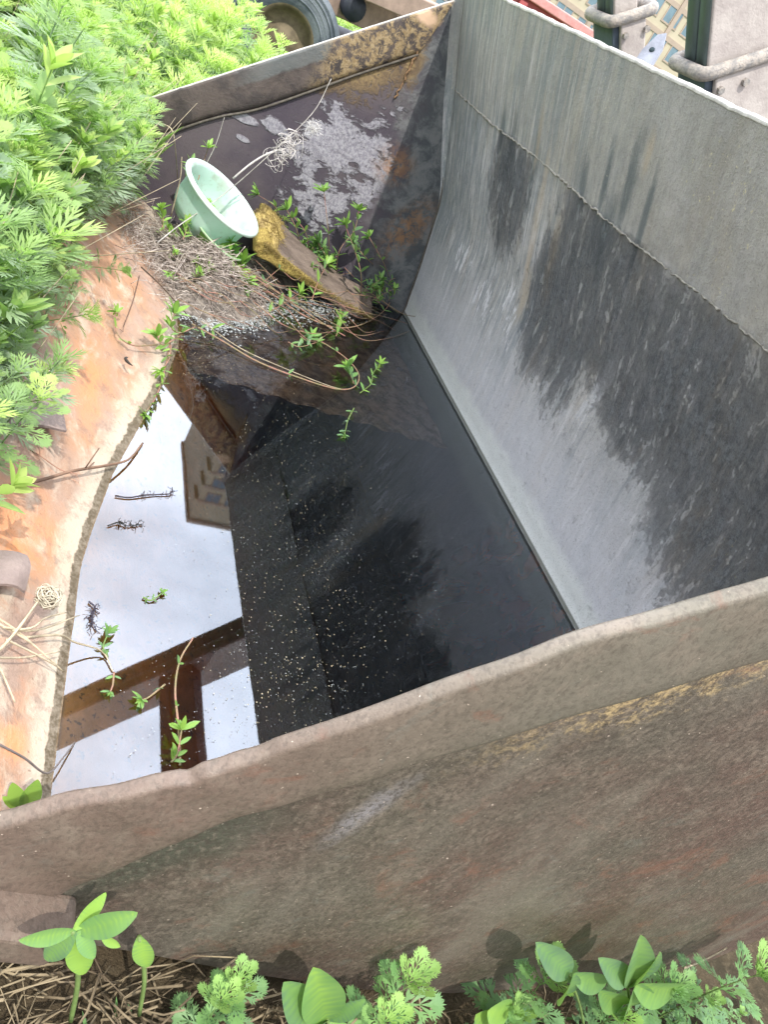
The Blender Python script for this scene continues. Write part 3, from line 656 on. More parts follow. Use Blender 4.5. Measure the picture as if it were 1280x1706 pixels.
for k in range(120):
    y = rng.uniform(.95, 3.1); x = xb(y) - rng.exponential(.35); tn = rng.uniform(.2, 1)
    for q in range(7): a = rng.uniform(0, 6.28); gb.leaf(LE, (x + rng.normal(0, .02), y + rng.normal(0, .02), .12), (math.cos(a) * .35, math.sin(a) * .35, 1), rng.uniform(.20, .34), tn, 0, .055)
tag(gb.build('long_grass', M_mug), kind='stuff')
# beyond the far side plate
pts, hs = [], []
while len(pts) < 1500:
    y = 3.0 + rng.exponential(1.3); x = rng.uniform(-2.6, 2.4)
    if y > 5.4 or (y < 3.15 and x > .9): continue
    if 1.0 < x and y > 4.6: continue
    pts.append((x, y, float(gz(x, y)))); hs.append(rng.uniform(.30, .55) if x < 1 else rng.uniform(.2, .35))
for k in range(60):
    y = rng.uniform(4.3, 5.9); x = rng.uniform(.15, .20) * y - rng.exponential(.15); pts.append((x - .12, y, float(gz(x, y)))); hs.append(rng.uniform(.4, .62))
for k in range(14): y = rng.uniform(5.7, 6.1); x = rng.uniform(.205, .228) * y; pts.append((x, y, float(gz(x, y)))); hs.append(rng.uniform(.30, .40))
tag(scatter('weed_field', pts, TM, M_mug, hs, (0, 0), 1.0, .18), kind='stuff')
pts, hs = [], []
while len(pts) < 3800:
    y = rng.uniform(5.2, 22); x = rng.uniform(-5, 2.5 + y * .32)
    if 0.7 < x < 3.4 and 5.6 < y < 7.6: continue
    pts.append((x, y, float(gz(x, y)))); hs.append(rng.uniform(.3, .55) * (1 + .3 * (y > 9)))
tag(scatter('distant_weeds', pts, TL, M_mug, hs, (0, 0), 1.0, .35), kind='stuff')

# individual mugwort plants one can pick out
def mug_plant(base, tip, label, tplset=TH, group=None, tint=0., width=1., lm=None):
    base, tip = np.array(base, float), np.array(tip, float); h = np.linalg.norm(tip - base)
    root = tag(empty('mugwort_plant', tuple(base)), label, 'plant', group)
    V, Q, T = tplset[rng.integers(len(tplset))]; d = (tip - base) / h; R_ = frame(d, 0, (0, 1, .01)); B3 = np.array([R_[1], R_[2], R_[0]])
    a = rng.uniform(0, 6.28); c, s_ = math.cos(a), math.sin(a); V = V @ np.array([[c, s_, 0], [-s_, c, 0], [0, 0, 1]])
    V = V * np.array([width, width, 1]); v = V @ B3 * h + base
    ns_ = 15  # first verts of the template are the stem
    np_mesh('stem', v[:15], Q[:12], M_stemg, root, T[:15]); fol = Q[12:] - 15
    np_mesh('foliage', v[15:], fol, lm or M_mug, root, np.clip(T[15:] + tint, 0, 1)); return root
def P_(u, v, y): return ony(u, v, y)
def front(u, v, label, y=.31, w=1.0, du=0, tint=.1):
    tip = P_(u, v + 48, y); x = tip[0] + du; b = (x, y - .01, float(gz(x, y)) - .02); mug_plant(b, tip, label, width=w, tint=tint - .1, tplset=TF, lm=M_mugf)
front(700, 1606, 'young mugwort standing against the near plate, second clump from the left in the bottom row', .31, .9)
front(645, 1630, 'short mugwort left of the taller one under the middle of the near plate', .30, .9)
front(410, 1598, 'small shaded mugwort in the straw under the near plate', .32, .9, tint=.0)
front(360, 1640, 'pale ragged mugwort growing out of the dry straw', .29, .9, tint=.15)
front(852, 1625, 'single thin mugwort sprout at the foot of the near plate', .31, .8)
front(920, 1610, 'broad mugwort beside the drooping oval leaf', .30, 1.1, tint=.05)
front(1010, 1640, 'low mugwort in front of the big glossy leaves', .28, 1.2)
front(1110, 1600, 'grey green mugwort in the right bottom clump', .29, .9, tint=-.1)
front(1180, 1615, 'mugwort with wide cut leaves near the bottom right corner', .28, .9)
front(1250, 1550, 'tallest mugwort in the bottom right corner', .30, .8, tint=-.05)
front(1235, 1640, 'mugwort lowest in the bottom right corner', .26, .8)
mug_plant((-.12, .76, .14), P_(18, 795, .85), 'lone mugwort tip poking over the rusty lip from the left edge', width=1.1, tint=.3)
mug_plant((-.10, 1.18, .16), P_(95, 600, 1.18), 'mugwort drooping lowest over the rusty lip', width=.9, tint=-.05)
mug_plant((-.10, 1.35, .18), P_(150, 530, 1.38), 'leafy mugwort leaning over the lip above the bent tab', width=.9, tint=.0)
mug_plant((.02, 1.75, .18), P_(205, 440, 1.75), 'dark cut leaved mugwort hanging over the lip near the debris heap', width=.9, tint=-.15)

# reddish dead flower heads in the thicket
for (u, v, y, lb) in [(55, 112, 2.2, 'upper reddish dry seed head among the green mugwort'), (100, 192, 2.0, 'lower reddish dry seed head among the green mugwort')]:
    tip = ony(u, v, y); r = tag(empty('dry_flower', (tip[0], tip[1], tip[2] - .3)), lb, 'plant'); mb = MB()
    mb.tube(smooth_path([(tip[0] + .03, y, tip[2] - .35), (tip[0] + .015, y, tip[2] - .15), tuple(tip)], 5), .003, 5); mb.build('stem', M_straw, r)
    mb = MB()
    for k in range(60):
        d = rng.normal(0, 1, 3); d /= np.linalg.norm(d); mb.tube([tip + d * .004, tip + d * rng.uniform(.014, .026)], .0014, 3)
    mb.build('seed_head', simple('pinkish_seed_head', (.62, .36, .22), .8, .3), r)

# ------------------------------------------------------------------ broad leaved weeds at the bottom
def broad(base, leaves, label, tints=.55, wid=1.0):
    """leaves: list of (u0,v0,u1,v1,y0,y1): leaf base and tip"""
    root = tag(empty('broadleaf_weed', tuple(base)), label, 'plant'); nb = NB(); c = ony(leaves[0][0], leaves[0][1], leaves[0][4])
    mb = MB(); mb.tube(smooth_path([base, (np.array(base) + c) / 2 + np.array([.006, 0, 0]), c], 5), .0028, 6); mb.build('stem', M_stemg, root)
    for i, (u0, v0, u1, v1, y0, y1) in enumerate(leaves):
        a, b = ony(u0, v0, y0), ony(u1, v1, y1); d = b - a; L_ = np.linalg.norm(d)
        nb.leaf(LB, a, d, L_, (tints if i % 2 else tints + .3) if not hasattr(tints, '__len__') else tints[i], rng.uniform(-.3, .3), wid, up=(-.2, -.75, .6))
    nb.build('foliage', M_weed, root)
c0 = (128, 1550)
b0 = P_(118, 1700, .29)
broad(b0, [(122, 1550, 33, 1572, .31, .30), (125, 1548, 70, 1606, .31, .30), (124, 1548, 178, 1490, .31, .33), (130, 1552, 224, 1528, .31, .30), (128, 1552, 138, 1632, .31, .285), (130, 1550, 158, 1600, .31, .29), (170, 1560, 200, 1580, .33, .32)], 'large whorl of oval leaves with a bitten leaf, in front of the near plate corner', [.45, .2, .95, .45, .95, .4, .9])
broad(P_(232, 1690, .31), [(232, 1560, 246, 1618, .33, .31)], 'single oval leaf on a stalk just right of the big whorl', .5)
broad(P_(545, 1740, .29), [(545, 1697, 530, 1634, .30, .302), (548, 1697, 606, 1672, .30, .293), (545, 1700, 570, 1660, .30, .305), (540, 1700, 484, 1655, .30, .30), (548, 1700, 590, 1720, .30, .28), (545, 1700, 520, 1720, .30, .28)], 'whorl of oval leaves at the bottom edge left of centre', .3, .85)
broad(P_(846, 1740, .29), [(848, 1688, 820, 1690, .30, .29), (848, 1688, 875, 1690, .30, .29), (848, 1695, 800, 1700, .30, .29)], 'little round leaved seedling under the thin mugwort sprout', .5, 1.5)
broad(P_(975, 1720, .28), [(948, 1622, 908, 1584, .30, .302), (955, 1622, 1022, 1650, .30, .285), (955, 1625, 940, 1680, .29, .28), (1000, 1650, 1050, 1690, .29, .27)], 'tall oval leaved weed with one drooping leaf against the plate', [.1, .35, .2, .5], .62)
broad(P_(1050, 1720, .28), [(1045, 1635, 1012, 1608, .29, .29), (1050, 1640, 1110, 1600, .29, .28), (1050, 1640, 1080, 1580, .29, .29), (1060, 1640, 1150, 1665, .28, .27), (1060, 1640, 1060, 1700, .28, .27)], 'glossy oval leaves in the bottom right clump', [.1, .2, .3, .55, .4], .62)
broad(P_(20, 1400, .52), [(40, 1345, 20, 1310, .50, .50), (42, 1345, 62, 1305, .50, .50), (42, 1345, 5, 1330, .50, .50)], 'bright green shoot on the lip just above the near rim', .9)

# ------------------------------------------------------------------ litter under the near plate
Vb = MB()
for k in range(1500):
    x = rng.uniform(-.05, 1.5) if k > 900 else rng.uniform(-.1, .75); y = rng.uniform(.02, .37); z = float(gz(x, y)) + rng.uniform(-.005, .045)
    a = rng.uniform(0, 2 * PI); L_ = rng.uniform(.03, .14); d = np.array([math.cos(a), math.sin(a) * .6, rng.normal(0, .4)]) * L_
    p = np.array([x, y, z]); q = p + d; q[1] = min(q[1], .372); mid = (p + q) / 2 + rng.normal(0, .010, 3); mid[1] = min(mid[1], .372)
    Vb.tube([p, mid, q], rng.uniform(.0007, .0022), 3)
tag(Vb.build('dead_grass_litter', simple('dead_grass', (.30, .24, .15), .9, .6, 9, c2=(.09, .065, .04))), kind='stuff')
nb = NB()
for k in range(200):
    x = rng.uniform(-.05, 1.7); y = rng.uniform(.03, .33); z = float(gz(x, y)); h = rng.uniform(.03, .09); a = rng.uniform(0, 6.28)
    nb.leaf(LE, (x, y, z), (math.cos(a) * .5, math.sin(a) * .5 - .1, 1), h, rng.uniform(.1, .6), 0, .28)
for k in range(680):
    x = rng.uniform(.0, 2.0) ** .8 * 1.1; y = rng.uniform(.05, .30); z = float(gz(x, y)) + rng.uniform(0, .04); a = rng.uniform(0, 6.28)
    nb.leaf(LH if k % 2 else LE, (x, y, z), (math.cos(a), math.sin(a), .5), rng.uniform(.022, .042), rng.uniform(0, .45))
tag(nb.build('low_weeds', M_mugf), kind='stuff')

# ------------------------------------------------------------------ debris heap in the far left corner of the bucket
def heap(x, y):
    t = .078 * math.exp(-((x - .40) / .17) ** 2 - ((y - 2.44) / .30) ** 2) + .06 * math.exp(-((x - .50) / .10) ** 2 - ((y - 2.34) / .15) ** 2) + .05 * math.exp(-((x - .75) / .2) ** 2 - ((y - 2.72) / .14) ** 2) + .045 * math.exp(-((x - .62) / .14) ** 2 - ((y - 2.36) / .16) ** 2)
    return t - .026 + .006 * math.sin(x * 60) * math.sin(y * 47)
mb = MB(); xs = np.linspace(.12, 1.32, 90); ys = np.linspace(1.85, 2.86, 80)
mb.grid([[(x, y, max(heap(x, y), zfloor(x, y) - .03 if x < .6 else -.2)) for x in xs] for y in ys])
tag(mb.build('silt_heap', simple('grey_brown_silt', (.30, .26, .22), .9, .6, 25, bump=.01, c2=(.09, .075, .065))), kind='stuff')
Vb = MB()
for k in range(2300):
    x, y = rng.normal(.39, .09), rng.normal(2.42, .14)
    if k % 3 == 0: x, y = rng.normal(.62, .16), rng.normal(2.42, .12)
    if not (.20 < x < 1.1 and 1.88 < y < 2.84): continue
    z = max(heap(x, y), zfloor(x, y) if x < .6 else -.05)
    if z < .0: continue
    a = rng.uniform(0, PI); L_ = rng.uniform(.02, .13); d = np.array([math.cos(a), math.sin(a), rng.normal(0, .35)]) * L_ / 2; p = np.array([x, y, z + rng.uniform(.0, .03)])
    Vb.tube([p - d, p + rng.normal(0, .004, 3) + (0, 0, .004), p + d], rng.uniform(.0005, .0014), 3)
tag(Vb.build('dead_straw', simple('pinkish_grey_straw', (.66, .58, .52), .85, .65, 60, c2=(.24, .19, .16))), kind='stuff')
# foam and scum fringe
def flakes(name, gen, n, s0, s1, mat, z0=.0015, z1=.004):
    V, Q = [], []
    for k in range(n):
        x, y = gen(); s_ = rng.uniform(s0, s1); a = rng.uniform(0, PI); z = rng.uniform(z0, z1); r = rng.uniform(.3, 1)
        c, d = math.cos(a), math.sin(a); o = len(V)
        for (p, q) in [(-1, -r), (1, -r * .7), (.8, r), (-.9, r * .8)]: V.append((x + s_ * (p * c - q * d), y + s_ * (p * d + q * c), z + rng.uniform(0, s_ * .5)))
        Q.append((o, o + 1, o + 2, o + 3))
    return np_mesh(name, V, Q, mat)
M_fl = simple('pale_flakes', (.42, .44, .42), .7, .2)
def g_foam():
    while True:
        p = onz(rng.normal(385, 36), rng.normal(520, 16)); q = onz(rng.normal(525, 40), rng.normal(515, 14))
        r = p if rng.random() < .78 else q
        if heap(r[0], r[1]) < .01: return r[0], r[1]
tag(flakes('floating_foam', g_foam, 2600, .0012, .004, simple('grey_foam', (.50, .53, .52), .6, .4, 60), .001, .008), kind='stuff')
CLU = [(rng.normal(560, 150), rng.uniform(600, 1220)) for _ in range(120)]
def g_speck():
    while True:
        t = rng.random()
        if t < .5:
            q = CLU[rng.integers(120)]; u, v = q[0] + rng.normal(0, 9), q[1] + rng.normal(0, 9)
        elif t < .62: u, v = rng.normal(640, 120), rng.uniform(620, 1200)
        elif t < .8: u, v = rng.normal(470, 60), rng.uniform(560, 1240)
        else: u, v = rng.uniform(120, 460), rng.uniform(1050, 1330)
        x, y, _ = onz(u, v)
        if .25 < x < 1.40 and Y0 + .02 < y < 2.5: return x, y
tag(flakes('floating_specks', g_speck, 800, .0004, .0011, M_fl), kind='stuff')
def g_dust():
    u, v = rng.normal(500, 85), rng.uniform(600, 1240)
    if rng.random() < .3: u, v = rng.normal(350, 40), rng.normal(590, 25)
    x, y, _ = onz(u, v); return x, y
tag(flakes('brown_scum_dust', g_dust, 1500, .0004, .0014, simple('tan_dust', (.40, .34, .22), .8, .3)), kind='stuff')

# ------------------------------------------------------------------ log with algae
LG = smooth_path([(.655, 2.665, .140), (.72, 2.665, .125), (.84, 2.66, .085), (1.0, 2.665, .045), (1.14, 2.68, .016), (1.22, 2.69, .0)], 9)
def mat_log():
    m = Mat('soaked_wood_with_algae', .75, .3); n = m.noise(16, 7, .7, (.4, 1.6, 1)); f = m.noise(140, 5, .8)
    c = m.mix(m.step(n, .4, .6), (.15, .115, .095), (.25, .195, .16))
    alg = m.mx(m.step(m.ma('ADD', m.ma('MULTIPLY', m.X, 1.0), m.ma('MULTIPLY', m.ma('SUBTRACT', n, .5), .12)), .75, .71), m.step(m.ma('ABSOLUTE', m.ma('ADD', m.ma('SUBTRACT', m.Y, 2.594), m.ma('MULTIPLY', m.ma('SUBTRACT', n, .5), .02))), .018, .010))
    c = m.mix(m.step(m.Y, 2.579, 2.572), c, (.06, .05, .045))
    c = m.mix(alg, c, m.mix(m.step(f, .35, .65), (.30, .20, .06), (.60, .47, .14)))
    m.col(c); p = m.bump(f, .008); m.bump(n, .01, .7, p); return m.m
log = tag(empty('wooden_plank', (.9, 2.66, .05)), 'soaked wide wooden plank slanting from the mint basin into the water, edged with yellow algae', 'plank')
rows = []
for i, p in enumerate(LG):
    t = i / (len(LG) - 1); w = .092 * (1 - .38 * t + .06 * math.sin(t * 9)); row = []
    for k in range(29):
        a = 2 * PI * k / 28; ca, sa = math.cos(a), math.sin(a)
        r = w * (1 + .06 * math.sin(3 * a + i * .3) + .03 * math.sin(7 * a + i)) 
        row.append(p + np.array([0, (abs(ca) ** .45) * math.copysign(1, ca) * r * .86, .022 + .55 * (abs(ca) ** .45) * math.copysign(1, ca) * r * .86 + (abs(sa) ** .5) * math.copysign(1, sa) * r * .27 + .012 * math.exp(-((t - .1) / .08) ** 2) * sa]))
    rows.append(row)
rows[0] = [LG[0]] * 29; rows[-1] = [LG[-1]] * 29
mb = MB(); mb.grid(rows); lg = mb.build('board', mat_log(), log)
M_alg = simple('yellow_algae', (.48, .37, .13), .8, .3, 30, c2=(.30, .22, .09))
mb = MB()   # fuzzy hump at the upper end and fringe along the near edge
hc = np.array([.725, 2.675, .140]); R1, R2 = 14, 24
def hump_pt(i, k):
    th, ph = PI / 2 * i / R1, 2 * PI * k / R2; sl_ = .55 * .08 * math.sin(th) * math.sin(ph) + .02
    r = 1 + .07 * math.sin(5 * ph + 3 * th) + .05 * math.sin(9 * ph)
    return hc + np.array([.078 * math.sin(th) * math.cos(ph) * r, .082 * math.sin(th) * math.sin(ph) * r, .040 * math.cos(th) * r + sl_ - .012 - .55 * .072 * math.sin(th) * math.cos(ph)])
mb.grid([[hump_pt(i, k) for k in range(R2 + 1)] for i in range(R1 + 1)])
for q in range(2200):
    i, k = rng.uniform(0, R1), rng.uniform(0, R2); p = hump_pt(i, k); d = p - hc; d = d / np.linalg.norm(d) + rng.normal(0, .5, 3); mb.tube([p, p + d * .007], [.0007, .0003], 3)
for q in range(1700):
    f = rng.uniform(.12, .97) * (len(LG) - 1); i = int(f); p = LG[i] + (LG[min(i + 1, len(LG) - 1)] - LG[i]) * (f - i)
    a = 0; p = p + np.array([0, -.080 * (1 - .3 * f / len(LG)) + rng.normal(0, .007), .006 + rng.normal(0, .004)]); d = np.array([rng.normal(0, .6), -.5, rng.normal(.6, .5)])
    mb.tube([p, p + d * rng.uniform(.005, .013)], [.0008, .0003], 3)
mb.build('algae', M_alg, log)

# ------------------------------------------------------------------ basin
def mat_basin():
    m = Mat('mint_green_plastic', .35, .5); n = m.noise(8, 5, .65)
    c = m.mix(m.step(n, .38, .64), (.64, .82, .75), (.72, .86, .82))
    c = m.mix(m.mul(m.step(m.noise(40, 6, .8), .54, .66), .45), c, (.34, .38, .26)); c = m.mix(m.mul(m.step(m.noise(9, 7, .7, off=(2, 2, 2)), .50, .62), .45), c, (.42, .42, .30))
    m.col(c); tl = m.n('ShaderNodeBsdfTranslucent'); tl.inputs['Color'].default_value = (.60, .86, .70, 1); mx = m.n('ShaderNodeMixShader'); mx.inputs[0].default_value = .35
    m.l(m.b.outputs[0], mx.inputs[1]); m.l(tl.outputs[0], mx.inputs[2]); m.l(mx.outputs[0], m.out.inputs['Surface']); return m.m
M_bas = mat_basin()
bc = ony(373, 330, 2.56); bax = Rw @ np.array([.78, -.51, -.44]); bax /= np.linalg.norm(bax)
basin = tag(empty('wash_basin', tuple(bc)), 'pale mint green plastic wash basin tipped on its side in the far corner', 'basin')
R_b = .148
mb = MB(); mb.lathe([(.001, -.120), (.095, -.122), (.112, -.114), (.122, -.09), (R_b - .022, -.035), (R_b - .013, -.008), (R_b - .010, 0), (R_b - .014, .001), (R_b - .019, -.008), (R_b - .028, -.036), (.117, -.09), (.106, -.110), (.09, -.117), (.001, -.115)], bc, bax, 64)
bo = mb.build('bowl', M_bas, basin)
mb = MB(); mb.lathe([(R_b - .014, -.006), (R_b - .013, .001), (R_b - .008, .005), (R_b, .005), (R_b + .005, .001), (R_b + .006, -.006), (R_b + .003, -.008), (R_b + .002, -.003), (R_b - .006, -.002), (R_b - .012, -.006)], bc, bax, 64); mb.build('rim', simple('pale_mint_rim', (.66, .80, .73), .35, .08, 10), basin)
mb = MB(); mb.lathe([(.098, -.120), (.100, -.130), (.104, -.130), (.106, -.118)], bc, bax, 48); mb.build('foot_ring', M_bas, bo)
# green bowl caught under it
b2 = ony(366, 398, 2.50); ax2 = Rw @ np.array([.72, -.60, -.34]); ax2 /= np.linalg.norm(ax2)
bowl2 = tag(empty('green_dish', tuple(b2)), 'bright leaf green plastic dish wedged under the mint basin', 'dish')
mb = MB(); mb.lathe([(.001, -.052), (.05, -.053), (.066, -.046), (.085, -.012), (.090, 0), (.086, .002), (.080, -.012), (.062, -.042), (.048, -.048), (.001, -.047)], b2, ax2, 48)
mb.build('bowl', simple('leaf_green_plastic', (.22, .46, .10), .4, .15), bowl2)
mb = MB(); mb.lathe([(.088, -.004), (.091, .003), (.096, .002), (.096, -.003), (.090, -.004)], b2, ax2, 48); mb.build('rim', simple('green_rim', (.42, .62, .36), .4, .1), bowl2)

# ------------------------------------------------------------------ creeping weeds in the bucket
def tuft(nb, p, d, n=6, L_=.032, tint=.7, wid=.8):
    R_ = frame(d, 0, (.1, .2, 1))
    for k in range(n):
        a = 2 * PI * k / n + rng.uniform(-.3, .3); o = R_[1] * math.cos(a) + R_[2] * math.sin(a); el = rng.uniform(.2, 1.1)
        nb.leaf(LE, p, o + R_[0] * el, L_ * rng.uniform(.7, 1.15), np.clip(tint + rng.normal(0, .12), 0, 1), rng.uniform(-.4, .4), wid)
    for k in range(3):
        a = 2.1 * k; o = R_[1] * math.cos(a) + R_[2] * math.sin(a); nb.leaf(LE, p, o * .35 + R_[0], L_ * .6, min(1, tint + .25), 0, wid)
def creeper(label, path, r=.0016, leaf=.030, tuf=True, every=4, tint=.45, mat=None, skip=2, group=None, nt=8):
    """path: (u,v,z or ('y',val)) way points on real surfaces"""
    P = [onz(u, v, z) if not isinstance(z, tuple) else ony(u, v, z[1]) for u, v, z in path]; leaf *= 1.38 if path[0][1] < 700 else .9
    S_ = smooth_path(P, 7); root = tag(empty('creeping_weed', tuple(P[0])), label, 'weed', group)
    mb = MB(); mb.tube(S_, [r * (1.2 - .5 * i / len(S_)) for i in range(len(S_))], 6); mb.build('stem', mat or M_stemr, root)
    nb = NB(); n = 0
    for i in range(skip, len(S_) - 1, every):
        d = S_[i + 1] - S_[i]; R_ = frame(d, rng.uniform(0, 1.2))
        for s in (1, -1): nb.leaf(LE, S_[i], R_[1] * s + R_[0] * .7 + np.array([0, 0, .35]), leaf * rng.uniform(.7, 1.1), np.clip(tint + rng.normal(0, .15), 0, 1), 0, .8); n += 1
    if tuf: tuft(nb, S_[-1], S_[-1] - S_[-4], nt, leaf, min(1, tint + .25)); n += 1
    if n: nb.build('foliage', M_weed, root)
    return root
y26 = ('y', 2.62)
creeper('upright weed with two dense whorls against the far plate behind the plank', [(600, 500, .03), (602, 460, ('y', 2.62)), (592, 420, ('y', 2.64)), (575, 375, ('y', 2.68))], leaf=.036, every=3, tint=.35, nt=8)
creeper('leafy shoot growing highest behind the plank', [(560, 470, .05), (565, 420, ('y', 2.68)), (590, 385, ('y', 2.72)), (598, 352, ('y', 2.75))], leaf=.034, every=4, tint=.35)
creeper('pale shoot reaching for the white flaked patch', [(545, 440, .07), (548, 400, ('y', 2.72)), (540, 320, ('y', 2.76))], leaf=.032, every=6, tint=.4)
creeper('weed beside the mint basin rim, tallest there', [(470, 400, .12), (462, 350, ('y', 2.74)), (430, 325, ('y', 2.76))], leaf=.032, every=6, tint=.35)
creeper('bushy weed right behind the hump of the plank', [(500, 420, .10), (495, 385, ('y', 2.72)), (478, 350, ('y', 2.74))], leaf=.036, every=3, tint=.4, nt=9)
creeper('small weed with a yellowish tip between basin and tall shoots', [(515, 430, .09), (510, 390, ('y', 2.72)), (490, 362, ('y', 2.74))], leaf=.030, every=3, tint=.5)
creeper('dark weed patch at the foot of the far plate', [(560, 455, .06), (545, 430, ('y', 2.72)), (530, 405, ('y', 2.76))], leaf=.040, every=2, tint=.1, nt=9)
creeper('low dark weed with round leaves behind the plank centre', [(640, 455, .04), (610, 430, ('y', 2.74)), (590, 405, ('y', 2.78))], leaf=.036, every=2, tint=.1, nt=8)
creeper('weed with pale leaves in the corner by the far plate', [(655, 480, .03), (640, 440, ('y', 2.74)), (615, 395, ('y', 2.78))], leaf=.032, every=3, tint=.3)
creeper('arching shoot with a bright tip leaning on the back wall', [(610, 512, .02), (640, 480, .07), (665, 435, .13), (676, 402, .18)], leaf=.026, every=4, tint=.55)
creeper('lower arching shoot whose tip lies on the pale wall', [(625, 500, .02), (660, 492, .04), (690, 478, .06), (714, 462, .09)], leaf=.026, every=4, tint=.55)
creeper('thin shoot between the two arching ones', [(615, 505, .02), (660, 470, .06), (700, 435, .10)], leaf=.026, every=5, tint=.3)
creeper('short weed at the right end of the plank', [(590, 520, .01), (610, 505, .03), (625, 480, .06)], leaf=.032, every=3, tint=.4)
creeper('long reddish runner sagging along the front of the plank', [(360, 440, .06), (400, 460, .05), (450, 488, .03), (505, 525, .012), (560, 546, .006), (605, 540, .006), (640, 518, .012), (652, 500, .02)], r=.0026, tuf=False, every=40)
creeper('second reddish runner crossing the foam', [(380, 430, .06), (430, 462, .04), (480, 500, .02), (540, 540, .01), (575, 560, .006)], r=.0028, tuf=False, every=40)
creeper('looping runner with a red bend floating farthest out', [(320, 540, .03), (370, 568, .012), (430, 603, .005), (500, 630, .004), (560, 648, .004), (590, 645, .006), (598, 625, .010), (580, 600, .012), (545, 575, .008), (500, 550, .01)], r=.0022, leaf=.022, tuf=False, every=17, tint=.3)
creeper('pale twin runner beside the looping one', [(335, 535, .03), (400, 580, .008), (470, 612, .004), (540, 640, .003), (575, 650, .003)], r=.0013, tuf=False, every=50, mat=M_straw)
creeper('pale leaved cluster above the red bend of the looping runner', [(590, 640, .004), (584, 625, .012), (578, 612, .025)], leaf=.036, every=3, tint=.3, nt=7)
creeper('small three leaved tip floating right of the red bend', [(600, 655, .004), (618, 640, .006), (622, 622, .014), (634, 606, .022)], leaf=.024, every=5, tint=.6, mat=M_stemg)
creeper('leafy whorl on the water just below the plank tip', [(560, 560, .004), (566, 545, .012), (568, 530, .03)], leaf=.036, every=4, tint=.55, nt=8)
creeper('bright shoot in front of the plank centre', [(440, 525, .015), (470, 508, .03), (500, 488, .05)], leaf=.036, every=4, tint=.6, nt=8)
creeper('shoot standing on top of the lower plank half', [(520, 500, .06), (530, 470, .10), (545, 440, .13)], leaf=.034, every=5, tint=.6)
creeper('thin shoot with hanging leaves above the foam', [(400, 512, .02), (440, 470, .05), (475, 440, .09)], leaf=.026, every=5, tint=.3)
creeper('bright tuft in front of the plank hump', [(395, 460, .05), (402, 448, .07), (404, 436, .09)], leaf=.040, every=3, tint=.8, nt=10)
creeper('green tuft below the bright one in the straw', [(405, 490, .04), (408, 480, .05), (412, 470, .07)], leaf=.034, every=3, tint=.6, nt=8)
creeper('yellow green tuft in front of the green dish', [(370, 455, .06), (372, 445, .08), (376, 432, .09)], leaf=.030, every=3, tint=.8)
creeper('tuft hanging over the rim of the green dish', [(385, 430, .09), (388, 418, .11), (384, 405, .14)], leaf=.034, every=3, tint=.55)
creeper('small leaf tuft over the mint basin edge', [(330, 370, .14), (338, 350, .18), (342, 340, .20)], leaf=.026, every=5, tint=.8)
creeper('yellowish tuft on the straw left of the dish', [(305, 400, .12), (310, 385, .14), (312, 372, .15)], leaf=.026, every=3, tint=.85)
creeper('yellowish tuft above the heap near the lip', [(270, 380, .14), (272, 365, .16), (268, 350, .18)], leaf=.028, every=3, tint=.8)
creeper('shoot rising behind the mint basin with a bright tip', [(330, 300, .24), (340, 268, ('y', 2.72)), (347, 247, ('y', 2.72))], leaf=.026, every=30, tint=.9)
creeper('darker shoot left behind the mint basin', [(318, 305, .22), (318, 275, ('y', 2.76))], leaf=.034, every=5, tint=.3)
creeper('straggling weed on the lip corner over the water', [(325, 545, .03), (300, 555, .05), (285, 545, .07), (290, 522, .10)], leaf=.034, every=4, tint=.45, nt=8)
creeper('bright tip on the lip left of the straggling weed', [(300, 560, .05), (272, 575, .06), (262, 560, .08)], leaf=.028, every=4, tint=.7)
creeper('reddish sprig curling up on the tan lip', [(262, 575, .06), (220, 575, .07), (195, 555, .09), (193, 520, .11)], leaf=.020, every=8, tint=.75, skip=8)
creeper('sprig hanging from the lip onto the bright water', [(285, 560, .05), (278, 600, .03), (268, 640, .012), (255, 670, .004), (240, 690, .003)], leaf=.024, every=4, tint=.45)
creeper('bright leaf pair halfway down the hanging sprig', [(285, 575, .05), (282, 598, .04), (268, 618, .035)], leaf=.024, every=20, tint=.8)
creeper('dark little sprig floating on the bright reflection', [(180, 1095, .003), (172, 1078, .006), (180, 1055, .012)], leaf=.022, every=5, tint=.2, mat=M_stemg)
creeper('curled green sprig floating alone in the bright water', [(238, 995, .003), (252, 1000, .004), (270, 988, .006)], leaf=.016, every=6, tint=.4, mat=M_stemg)
creeper('submerged looking red stemmed weed standing near the near rim', [(300, 1275, .004), (298, 1215, .01), (292, 1150, .015), (300, 1100, .02), (322, 1062, .03)], r=.0020, leaf=.018, every=9, tint=.4, tuf=False)
creeper('bright floating tuft in the dark reflection by the near rim', [(285, 1270, .003), (295, 1256, .01), (303, 1215, .025)], leaf=.030, every=4, tint=.75)
creeper('pale round tuft floating in the brown reflection', [(275, 1140, .003), (250, 1160, .004), (237, 1166, .006)], leaf=.022, every=30, tint=.2, nt=9)
creeper('tiny pale tuft floating nearest the lip', [(190, 1120, .003), (188, 1140, .004), (184, 1152, .005)], leaf=.016, every=30, tint=.1, nt=6)
creeper('drooping shoot lying on the dark water in mid channel', [(590, 680, .003), (580, 700, .004), (574, 725, .004)], leaf=.018, every=5, tint=.1, mat=M_stemg)
creeper('small weed in the scum between runners', [(500, 560, .006), (512, 568, .012), (520, 560, .02)], leaf=.030, every=4, tint=.35)
creeper('faint weed where the runners cross', [(480, 570, .004), (500, 578, .008), (530, 570, .012)], leaf=.026, every=4, tint=.3)

